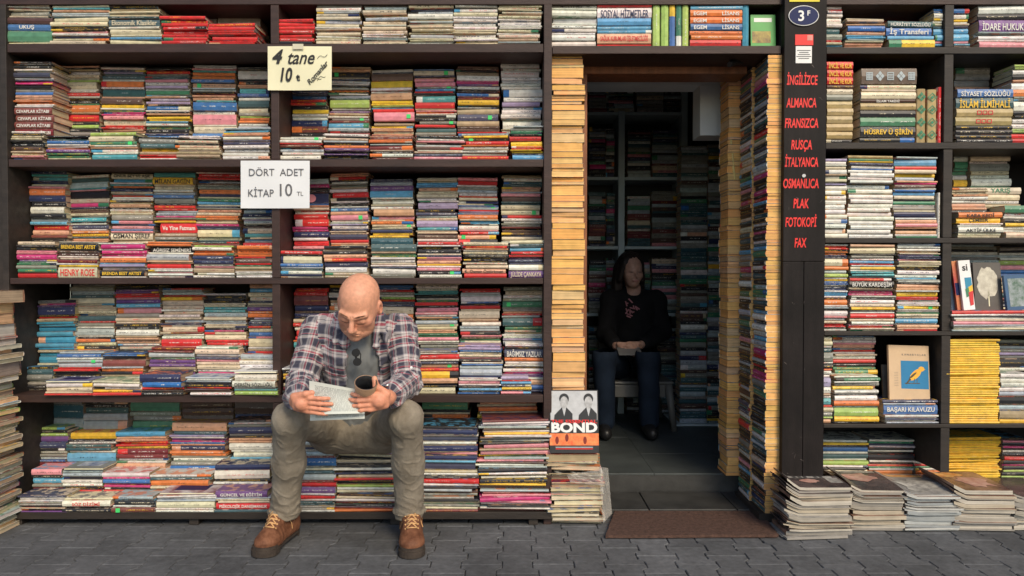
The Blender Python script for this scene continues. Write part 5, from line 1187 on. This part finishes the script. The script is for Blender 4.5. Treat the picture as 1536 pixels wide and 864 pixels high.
# t-shirt
tee = Field(np.array((-.98, CY+2.78, .42)), np.array((-.28, CY+3.30, 1.0)), .006)
tee.cap(pel, bel, .130, .126, .05).cap(bel, chs, .126, .136, .05).cap(sh0*.72+chs*.28, sh1*.72+chs*.28, .060, .060, .05).cap(chs, nb*.8+chs*.2, .12, .085, .04)
tee.ell(AT(538, 488, 2.835), (.040, .05, .052), .012, cut=True)
sdf_obj('tshirt', tee, [M_TEE], man, disp=lambda p, n: .004*nzf((p[0]*2.5, p[1], p[2]*.8), 22)+.003*abs(nzf((p[0], p[1], p[2]*.4), 45)))
# plaid shirt: torso, sleeves, open front, collar
def fold(p, n):
    v = .0065*nzf((p[0]*1.0+p[2]*.6, p[1], p[2]*1.5-p[0]*.4), 15)+.0050*(1-abs(nzf((p[0]*.8-p[2]*.7, p[1], p[2]*1.2), 26, 3.1))*3)
    for e in (el0, el1):
        d = math.sqrt((p[0]-e[0])**2+(p[1]-e[1])**2+(p[2]-e[2])**2)
        if d < .14: v += .0045*math.sin(p[2]*170+p[0]*60+6*nzf(p, 18))*max(0, 1-d/.14)
    return v
shirt = Field(np.array((-1.06, CY+2.50, .42)), np.array((-.20, CY+3.34, 1.03)), .0052)
shirt.cap(pel, bel, .150, .143, .05).cap(bel, chs, .143, .152, .05).cap(sh0*.78+chs*.22, sh1*.78+chs*.22, .072, .072, .05).cap(chs, nb, .14, .075, .045)
# cut the open front before the sleeves are added
for t in np.linspace(0, 1, 12):
    px = 540; py = 492+t*150; wd = .030+.042*math.sin(min(1, t*1.2)*math.pi*.62)
    c = AT(px, py, 2.82+.04*t); shirt.box(c, (wd, .10, .026), .01, .006, cut=True)
shirt.box(pel+np.array((0, -.16, -.02)), (.3, .14, .095), .01, .01, cut=True)
shirt.cap(sh0, el0, .060, .055, .03).cap(sh1, el1, .060, .055, .03)
shirt.cap(el0, wr0*.82+el0*.18, .055, .041, .02).cap(el1, wr1*.72+el1*.28, .055, .043, .02)
shirt.cap(wr0*.80+el0*.20, wr0*.86+el0*.14, .046, .048, .008).cap(wr1*.66+el1*.34, wr1*.76+el1*.24, .048, .051, .008)
# collar: two raised leaves lying on the collar bones
for s, shp in ((-1, sh0), (1, sh1)):
    top = nb+np.array((s*.066, -.015, .045)); low = AT(540+s*24, 518, 2.845)
    shirt.cap(nb+np.array((s*.05, .05, .045)), top, .016, .016, .012); shirt.cap(top, low, .017, .013, .01, sq=(1, 1.2, 1)); shirt.cap(top+np.array((s*.01, 0, -.012)), low+np.array((s*.040, .012, .012)), .016, .009, .012)
shirt.ell(nb+np.array((0, -.02, .055)), (.062, .066, .06), .01, cut=True)
bones = [('t', pel, chs), ('a', sh0, el0), ('b', el0, wr0), ('c', sh1, el1), ('d', el1, wr1)]
def cloth_uv(V, Fc):
    ds = []
    for n_, a, b in bones:
        ba = b-a; h = np.clip((Fc-a)@ba/(ba@ba), 0 if n_ != 't' else -1, 1 if n_ != 't' else 2); d = np.linalg.norm(Fc-a-h[:, None]*ba, axis=1)-(.15 if n_ == 't' else .055); ds.append(d)
    w_ = np.argmin(np.stack(ds), 0); out = np.zeros((len(V), 3))
    for i, (n_, a, b) in enumerate(bones):
        m = w_ == i
        if not m.any(): continue
        q = V[m]; ba = (b-a); L_ = np.linalg.norm(ba); ax = ba/L_; al = (q-a)@ax; ref = np.array((0, 1., 0)); ref = ref-ax*(ref@ax); ref /= np.linalg.norm(ref); sd = np.cross(ax, ref)
        rel = q-a-al[:, None]*ax
        if n_ == 't':
            out[m, 0] = (q[:, 0]-chs[0])*1.05+.5; out[m, 1] = al*1.0+.15*(q[:, 1]-chs[1])
        else:
            fcr = Fc[m]-a-((Fc[m]-a)@ax)[:, None]*ax; th0 = np.arctan2(fcr@sd, fcr@-ref); th = np.arctan2(rel@sd, rel@-ref); th = th0+(th-th0+np.pi) % (2*np.pi)-np.pi
            out[m, 0] = th*.06+.3*i; out[m, 1] = al+(L_ if n_ in 'bd' else 0)*0+.03*i
    return out
sdf_obj('shirt', shirt, [M_PLAID], man, disp=fold, attr=cloth_uv)
mb = MB()
mb.tube([AT(617, 551, 2.79), AT(617, 551, 2.785)], .005, 8); mb.obj('button', M_WHITE, man)
# jeans
def jfold(p, n):
    v = .0022*nzf((p[0]*1.2, p[1]*1.2, p[2]*1.0), 10)
    for k_, s_ in ((an0, .11), (an1, .11), (hip0, .10), (hip1, .10)):
        d = math.sqrt((p[0]-k_[0])**2+(p[1]-k_[1])**2+(p[2]-k_[2])**2)
        if d < s_*1.5: v += .0040*max(-.3, math.sin(p[2]*150+11*nzf(p, 8)+p[0]*45))*max(0, 1-d/(s_*1.5))
    v += .0026*max(0, 1-abs(nzf((p[0]*1.3+p[2]*.5, p[1]*1.6, p[2]*.8), 17, 9.))*7)
    return v
jean = Field(np.array((-1.02, CY+2.58, .08)), np.array((-.22, CY+3.36, .72)), .0058)
jean.cap(hip0, hip1, .115, .115, .04).cap(pel, pel+np.array((0, .03, .02)), .135, .13, .04)
for hp, kn, an, sg in ((hip0, kn0, an0, -1), (hip1, kn1, an1, 1)):
    jean.cap(hp, kn, .088, .061, .03); jean.ell(kn+np.array((0, .012, -.012)), (.057, .060, .066), .02)
    mdl = kn*.55+an*.45+np.array((0, .022, 0)); jean.cap(kn, mdl, .060, .060, .015); hem = an+np.array((0, 0, .012)); jean.cap(mdl, hem, .059, .057, .03)
    jean.ell(hem+np.array((0, 0, .012)), (.068, .068, .020), .010); jean.box(hem+np.array((0, 0, -.052)), (.11, .11, .034), .002, .003, cut=True)
sdf_obj('jeans', jean, [M_JEAN], man, disp=jfold)
sm_ = MB()                                             # raised side seams down the shins and across the cuffs
for kn, an, sg_ in ((kn0, an0, -1), (kn1, an1, 1)):
    pts_ = []
    for t in np.linspace(0.02, 1, 18):
        q = kn*(1-t)+(an+np.array((0, 0, .02)))*t; q = jean.drop(q+np.array((sg_*.13, -.03, 0)), (-sg_, .25, 0), 80, .002); pts_.append(q)
    sm_.tube(pts_, .0016, 5)
    for dz in (.022,):
        ring_ = []
        for t in np.linspace(0, 6.2832, 25): ring_.append(jean.drop(an+np.array((.12*math.cos(t), .12*math.sin(t), dz)), (-math.cos(t), -math.sin(t), 0), 80, .002))
        sm_.tube(ring_, .0013, 5)
sm_.obj('seams', M_JEAN, man)
# boots
def boot(an, toe_px, toe_py, toe_d, label):
    toe = AT(toe_px, toe_py, toe_d); toe[2] = .0; heel = np.array((an[0], an[1]+.055, 0)); dr = toe-heel; L_ = np.linalg.norm(dr); dr /= L_; sd = np.array((dr[1], -dr[0], 0)); u = np.array((0, 0, 1.))
    Rm = np.stack([sd, dr, u], 1)
    f = Field(np.minimum(heel, toe)-np.array((.11, .11, 0.0))+np.array((0, 0, .028)), np.maximum(heel, toe)+np.array((.11, .11, .20)), .0042)
    pt = lambda a, s, z: heel+dr*a*L_+sd*s+u*z
    f.cap(pt(.02, 0, .06), pt(.05, 0, .165), .046, .050, .02); f.cap(pt(.0, 0, .05), pt(.3, 0, .055), .040, .040, .02); f.cap(pt(.20, 0, .155), pt(.66, 0, .070), .042, .033, .03)
    f.ell(pt(.82, 0, .044), (.049, .058, .036), .02, Rm); f.cap(pt(.25, 0, .045), pt(.72, 0, .040), .041, .045, .02)
    f.cap(pt(.66, -.034, .062), pt(.66, .034, .062), .010, .010, .006); f.box(pt(.5, 0, -.01), (.1, L_, .037), .002, .002, Rm, cut=True)
    bt = sdf_obj('boot', f, [M_BOOT], man, disp=lambda p, n: .0016*nzf(p, 45)+.0018*math.sin(((np.array(p)-heel)@dr)*190)*max(0, 1-abs(((np.array(p)-heel)@dr)/L_-.58)/.14))
    out = [(-.042*math.cos(t)*.9, -.035*math.sin(t)) for t in np.linspace(0, math.pi, 9)][::1]
    ring = [(x, y-.012) for x, y in [(-.038*math.cos(t), -.036*math.sin(t)) for t in np.linspace(0, math.pi, 9)]]+[(.040, .10), (.050, .17), (.052, .20)]+[(.052*math.cos(t), .20+(L_+.028-.20)*math.sin(t)) for t in np.linspace(.2, math.pi-.2, 11)]+[(-.052, .20), (-.050, .17), (-.040, .10)]
    Ms = Matrix(((sd[0], dr[0], 0, heel[0]), (sd[1], dr[1], 0, heel[1]), (0, 0, 1, .003), (0, 0, 0, 1)))
    mb = MB(); mb.prism(ring, .012, Ms @ Matrix.Translation((0, 0, .012))); mb.prism([(x*.93, y*.985+.001) for x, y in ring], .012, Ms @ Matrix.Translation((0, 0, .0235)))
    hl = [p for p in ring if p[1] < .085]; mb.prism([(x, min(y, .075)) for x, y in hl]+[(-.036, .075)][:0], .012, Ms)
    fo = [p for p in ring if p[1] > .12]; mb.prism([(x, y) for x, y in fo], .0125, Ms)
    for i in range(9):
        pass
    mb.obj('sole', M_SOLE, bt)
    lc = MB(); prev = None
    def on(a, sdw, lift=.0025):                       # point on the leather, found from in front and above
        q = f.drop(heel+dr*(a*L_+.13)+sd*sdw+u*(.17+.10*(1-a)), -dr*.75-u*.75, 110, .0022); return q+(dr*.6+u*.8)*lift
    for i in range(6):
        a = .66-.078*i; p0, p1, pm_ = on(a, -.021), on(a, .021), on(a+.01, 0, .0045)
        lc.tube([p0, pm_, p1], .0027, 6)
        if prev is not None: lc.tube([prev[0], pm_+u*.003, p1], .0025, 6); lc.tube([prev[1], pm_+u*.003, p0], .0025, 6)
        prev = (p0, p1)
    for s in (-1, 1):
        lc.tube([on(.12, 0, .006), on(.16, s*.030, .012), on(.30, s*.044, .008), on(.30, s*.030, .006), on(.16, s*.010, .006)], .0022, 6)
        lc.tube([on(.12, 0, .005), on(.24, s*.022, .006), on(.38, s*.040, .004), on(.46, s*.046, .003)], .0021, 6)
    for i in range(6):
        for s in (-1, 1): q = on(.66-.078*i, s*.024, .0008); lc.tube([q, q+dr*.001+u*.001], .004, 8)
    lc.obj('laces', M_LACE, bt, smooth=True)
    return bt
boot(an0, 394, 830, 2.785, ''); boot(an1, 618, 838, 2.775, '')
# wrist watch
wt = MB(); c = wr1*.86+el1*.14; ax = (wr1-el1)/np.linalg.norm(wr1-el1); s1_ = np.cross(ax, (0, 0, 1)); s1_ /= np.linalg.norm(s1_); s2_ = np.cross(ax, s1_)
wt.tube([c+(s1_*math.cos(t)+s2_*math.sin(t))*.034 for t in np.linspace(0, 6.2832, 25)], .0055, 6)
wt.tube([c-s2_*.034+s1_*.012, c-s2_*.043+s1_*.014], .017, 14); wt.obj('watch', M_STEEL, man, smooth=True)
# reading sheet and rolled magazine in his hands
M_PRINT = bpy.data.materials.new('printed_page'); M_PRINT.use_nodes = True
N = M_PRINT.node_tree.nodes; L = M_PRINT.node_tree.links; b = N['Principled BSDF']; b.inputs['Roughness'].default_value = .7
a = N.new('ShaderNodeAttribute'); a.attribute_name = 'cloth'; sx = N.new('ShaderNodeSeparateXYZ'); L.new(a.outputs['Vector'], sx.inputs[0])
def mm(op, x, y):
    q = N.new('ShaderNodeMath'); q.operation = op
    for i, s in enumerate((x, y)):
        if isinstance(s, (int, float)): q.inputs[i].default_value = s
        else: L.new(s, q.inputs[i])
    return q.outputs[0]
row = mm('LESS_THAN', mm('FRACT', mm('MULTIPLY', sx.outputs[1], 26.0), 0), .42)
cv = N.new('ShaderNodeCombineXYZ'); L.new(mm('MULTIPLY', sx.outputs[0], 60.0), cv.inputs[0]); L.new(mm('FLOOR', mm('MULTIPLY', sx.outputs[1], 26.0), 0), cv.inputs[1])
nn = N.new('ShaderNodeTexNoise'); nn.inputs['Scale'].default_value = 1.0; L.new(cv.outputs[0], nn.inputs['Vector'])
inx = mm('LESS_THAN', mm('ABSOLUTE', mm('SUBTRACT', sx.outputs[0], .5), 0), .40); iny = mm('LESS_THAN', mm('ABSOLUTE', mm('SUBTRACT', sx.outputs[1], .5), 0), .40)
msk = mm('MULTIPLY', mm('MULTIPLY', row, mm('GREATER_THAN', nn.outputs[0], .45)), mm('MULTIPLY', inx, iny))
mx = N.new('ShaderNodeMix'); mx.data_type = 'RGBA'; mx.inputs[6].default_value = (.70, .73, .66, 1); mx.inputs[7].default_value = (.14, .15, .15, 1); L.new(msk, mx.inputs[0]); L.new(mx.outputs[2], b.inputs['Base Color'])
def sheet(corners, d0, bow, name, th=.0008, n=14, parent=None):
    vs = []; fs = []; uv = []
    for s in (0, 1):
        for j in range(n+1):
            for i in range(n+1):
                u, v = i/n, j/n; q = [(corners[0][k]*(1-u)+corners[1][k]*u)*(1-v)+(corners[3][k]*(1-u)+corners[2][k]*u)*v for k in (0, 1, 2)]
                p = AT(q[0], q[1], q[2]+bow*math.sin(u*math.pi)+.006*math.sin(v*5)); p[1] += s*th; vs.append(p); uv.append((u, v, 0))
    m = (n+1)**2
    for j in range(n):
        for i in range(n): q = j*(n+1)+i; fs.append((q, q+n+1, q+n+2, q+1)); fs.append((m+q, m+q+1, m+q+n+2, m+q+n+1))
    me = bpy.data.meshes.new(name); me.from_pydata(vs, [], fs); at_ = me.attributes.new('cloth', 'FLOAT_VECTOR', 'POINT'); at_.data.foreach_set('vector', np.array(uv, np.float32).ravel())
    me.polygons.foreach_set('use_smooth', [True]*len(fs)); return link(name, me, parent, [M_PRINT])
lf = empty('leaflet', AT(505, 600, 2.56), 'pale grey printed leaflet held open in both hands of the man', 'leaflet')
sheet([(464, 571, 2.575), (546, 586, 2.535), (547, 620, 2.53), (464, 622, 2.55)], 0, -.018, 'front_page', parent=lf)
sheet([(466, 590, 2.60), (546, 592, 2.555), (547, 628, 2.55), (465, 631, 2.585)], 0, -.010, 'back_page', parent=lf)
rg = empty('rolled_magazine', AT(548, 600, 2.58), 'rolled magazine with dark inside held upright in his watch-wearing hand', 'magazine')
pA, pB = AT(549, 574, 2.50), AT(547, 612, 2.67); ax = (pA-pB); L_ = np.linalg.norm(ax); ax /= L_; e1 = np.array((1., 0, 0)); e1 -= ax*(e1@ax); e1 /= np.linalg.norm(e1); e2 = np.cross(ax, e1)
tilt_ = np.array((0, -.018, 0))
for nm, r0, m_, th in (('outer_cover', .040, mat('brown_cover_roll', (.30, .19, .12), .5, .2, 30), .0022), ('inner_pages', .0372, mat('dark_glossy_page', (.018, .02, .024), .3, .4, 40), .0015)):
    mb = MB(); n = 36; vs = []; fs = []
    for s in (0, 1):
        for j in (0, 1):
            for i in range(n+1):
                t = i/n*6.6; r = r0-s*th-.0012*i/n; c0 = pA if j else pB; vs.append(c0+(e1*math.cos(t)*r+e2*math.sin(t)*r)*(1 if j else .80)+(ax*.020*math.sin(t)*-1 if j else 0))
    g = lambda s, j, i: s*2*(n+1)+j*(n+1)+i
    for i in range(n): fs += [(g(0, 0, i), g(0, 0, i+1), g(0, 1, i+1), g(0, 1, i)), (g(1, 0, i), g(1, 1, i), g(1, 1, i+1), g(1, 0, i+1)), (g(0, 1, i), g(0, 1, i+1), g(1, 1, i+1), g(1, 1, i)), (g(0, 0, i+1), g(0, 0, i), g(1, 0, i), g(1, 0, i+1))]
    mb.add(vs, fs); mb.obj(nm, m_, rg, smooth=True)
# sunglasses hooked on the t-shirt neck
sg = MB(); c = AT(535, 536, 2.80)
for s in (-1, 1):
    sg.prism([(s*.018+.0155*math.cos(t), .017*math.sin(t)) for t in np.linspace(0, 6.28, 14)[:-1]], .002, Matrix.Translation(c) @ Matrix.Rotation(rad(82), 4, 'Y') @ FRONT)
    sg.tube([c+np.array((0, .005, s*.034)), c+np.array((.012*s, .02, .01)), c+np.array((.006, .035, -.03))], .002, 6)
sg.tube([c+np.array((0, 0, -.004)), c+np.array((0, -.003, .004))], .002, 6)
tag(sg.obj('sunglasses', M_BLACK), 'black sunglasses hooked on the neck of the grey t-shirt', 'sunglasses')

# ------------------------------------------------------------------ woman seated in the dark shop
D0 = 4.72
wo = empty('person', AT(950, 560, D0+.1), 'dark-haired woman in black top and jeans sitting inside the dark doorway', 'person')
def A(px, py, dd=0): return AT(px, py, D0+dd)
wf = Field(A(880, 660, -.1)-np.array((.05, .45, .05)), A(1020, 360, .4)+np.array((.05, .1, .05)), .0048)
wh = A(947, 405, -.02)
hr_ = np.array(Matrix.Rotation(rad(12), 3, 'Z') @ Matrix.Rotation(rad(6), 3, 'X'))
def G_(x, y, z): return wh+hr_@np.array((x, y, z))
wpel, wch, wnb = A(950, 540, .10), A(950, 470, .03), A(950, 434, .02)
ws0, ws1 = A(916, 450, .03), A(984, 450, .03); we0, we1 = A(908, 500, -.02), A(994, 498, -.02); ww0, ww1 = A(925, 520, -.22), A(960, 518, -.22)
for a, b, r0, r1, k in ((wpel, wch, .12, .11, .05), (ws0, ws1, .05, .05, .04), (wch, wnb, .08, .045, .03), (wnb, G_(0, .02, -.04), .045, .042, .02), (ws0, we0, .04, .035, .02), (ws1, we1, .04, .035, .02), (we0, ww0, .035, .024, .02), (we1, ww1, .035, .024, .02)): wf.cap(a, b, r0, r1, k)
wf.ell(G_(0, .012, .03), (.068, .085, .075), .02, hr_).ell(G_(0, -.028, -.03), (.055, .055, .075), .03, hr_).ell(G_(0, -.05, -.085), (.03, .028, .022), .025, hr_)
for s in (-1, 1):
    wf.ell(G_(s*.028, -.092, -.008), (.015, .011, .010), .010, hr_, cut=True).ell(G_(s*.028, -.070, -.008), (.013, .012, .010), .004, hr_).ell(G_(s*.04, -.05, -.03), (.02, .018, .02), .02, hr_)
    wf.ell(G_(s*.072, .01, -.01), (.008, .015, .027), .006, hr_)
wf.cap(G_(0, -.078, .004), G_(0, -.098, -.032), .006, .010, .01).cap(G_(-.02, -.082, -.062), G_(.02, -.082, -.062), .005, .005, .006)
hand(wf, ww0, A(934, 522, -.27), (.8, -.4, -.25), (-.2, -.3, 1), (-.3, -1, .3), .5, 1, .9, [(.03, -.01, .03), (.045, -.015, .03)])
hand(wf, ww1, A(951, 521, -.27), (-.85, -.4, -.2), (.2, -.3, 1), (.3, -1, .3), .6, 1, .9, [(-.03, -.01, .03), (-.045, -.015, .03)])
def wcol(V):
    c = np.tile(np.array((.46, .27, .20)), (len(V), 1)); q = (V-wh)@hr_
    lip = np.exp(-((q-np.array((0, -.088, -.062)))/np.array((.02, .015, .007)))**2).prod(1)[:, None]; c = c*(1-.7*lip)+np.array((.35, .08, .08))*.7*lip
    for s in (-1, 1):
        e = np.exp(-(((q-np.array((s*.028, -.080, -.007)))/np.array((.013, .012, .005)))**2).sum(1))[:, None]; c = c*(1-.8*e)+np.array((.03, .02, .02))*.8*e
    return c
sdf_obj('body', wf, [M_SKIN], wo, cols=wcol, smooth_it=1)
M_WHAIR = mat('dark_brown_hair', (.018, .012, .010), .5, .4, 20, .6, 60, .4, stretch=(4, 4, .6))
hf = Field(wh-np.array((.16, .14, .26)), wh+np.array((.18, .18, .14)), .005)
hf.ell(G_(0, .03, .038), (.082, .092, .082), .02, hr_).cap(G_(-.06, .05, .0), G_(-.075, .06, -.17), .045, .035, .03).cap(G_(.06, .05, .0), G_(.085, .06, -.19), .048, .036, .03).cap(G_(-.055, -.02, .05), G_(-.075, .0, -.06), .018, .02, .02).cap(G_(.055, -.02, .05), G_(.078, .0, -.06), .018, .02, .02)
hf.ell(G_(0, -.085, -.02), (.052, .05, .075), .01, hr_, cut=True)
sdf_obj('hair', hf, [M_WHAIR], wo, disp=lambda p, n: .004*nzf((p[0]*3, p[1]*3, p[2]*.4), 30))
M_BTOP = mat('black_jersey', (.010, .010, .011), .9, .2, 20, .2, 200, .15); M_BJEAN = mat('blue_denim', (.010, .018, .034), .85, .25, 12, .4, 300, .2)
tf = Field(A(880, 600, -.1)-np.array((.05, .4, 0)), A(1020, 420, .4)+np.array((.05, .1, .05)), .006)
tf.cap(wpel, wch, .16, .145, .05).cap(ws0, ws1, .068, .068, .04).cap(wch, wnb-np.array((0, 0, .02)), .12, .06, .03).cap(ws0, we0, .062, .058, .02).cap(ws1, we1, .062, .058, .02).cap(we0, ww0*.75+we0*.25, .058, .045, .02).cap(we1, ww1*.8+we1*.2, .058, .045, .02)
tf.ell(wnb+np.array((0, -.05, .005)), (.055, .05, .05), .01, cut=True)
sdf_obj('top', tf, [M_BTOP], wo, disp=lambda p, n: .006*nzf(p, 16))
mb = MB(); rr = random.Random(8)
for i in range(16):
    c = A(948+rr.uniform(-9, 9), 462+rr.uniform(-14, 14), -.155); t = rr.uniform(0, 3.1); l = rr.uniform(.006, .018); mb.box((-l, -.001, -.004), (l, 0, .004), 0, Matrix.Translation(c) @ Matrix.Rotation(t, 4, 'Y'))
mb.obj('chest_print', mat('dusty_pink_print', (.26, .11, .13), .7), wo)
jf = Field(A(870, 660, -.1)-np.array((.1, .5, .02)), A(1020, 520, .4)+np.array((.05, .1, .05)), .007)
for s, kx, ax_ in ((-1, 906, 908), (1, 972, 974)):
    k_ = A(kx, 535, -.38); h_ = A(950+s*20, 552, .06); f_ = A(ax_, 606, -.33); f_[2] = FZ+.09
    jf.cap(h_, k_, .095, .072, .03).cap(k_, f_, .070, .058, .02)
sdf_obj('jeans', jf, [M_BJEAN], wo, disp=lambda p, n: .005*nzf(p, 14))
for kx in (906, 974):
    f_ = A(kx, 606, -.36); sf = Field(np.array((f_[0]-.08, f_[1]-.2, FZ)), np.array((f_[0]+.08, f_[1]+.12, FZ+.14)), .006)
    sf.cap((f_[0], f_[1]+.04, FZ+.05), (f_[0], f_[1]-.10, FZ+.04), .042, .036, .02).box((f_[0], f_[1], FZ-.03), (.1, .3, .032), .002, .002, cut=True); sdf_obj('shoe', sf, [M_BLACK], wo)
pc = empty('plastic_chair', A(950, 600, .1), 'white moulded plastic chair under the seated woman', 'chair'); pc.location.z = FZ
M_PL = mat('grey_white_plastic', (.14, .135, .12), .45, .1, 6)
a = A(950, 545, 0); zs_ = wpel[2]-.10
mb = MB(); mb.box((a[0]-.22, a[1]-.20, zs_-.02), (a[0]+.22, a[1]+.24, zs_), .008); mb.obj('seat', M_PL, pc)
mb = MB(); mb.box((a[0]-.2, a[1]+.245, zs_-.0), (a[0]+.2, a[1]+.265, zs_+.42), .008); mb.obj('backrest', M_PL, pc)
for sx_, sy_ in ((-.2, -.18), (.2, -.18), (-.2, .22), (.2, .22)):
    MB().tube([(a[0]+sx_*1.12, a[1]+sy_*1.1, FZ), (a[0]+sx_*.95, a[1]+sy_, zs_-.021)], [.018, .026], 10).obj('leg', M_PL, pc, smooth=True)
MB().box((a[0]-.17, a[1]-.195, zs_-.10), (a[0]+.17, a[1]-.175, zs_-.022), .006).obj('apron', M_PL, pc)
# booklet on her lap
mb = MB(); c = A(944, 527, -.33); mb.box((-.07, -.05, -.003), (.07, .05, .003), .001, Matrix.Translation(c) @ Matrix.Rotation(rad(20), 4, 'X'))
tag(mb.obj('notebook', mat('grey_notebook', (.15, .15, .15), .6)), 'small dark notebook in the lap of the seated woman', 'notebook')
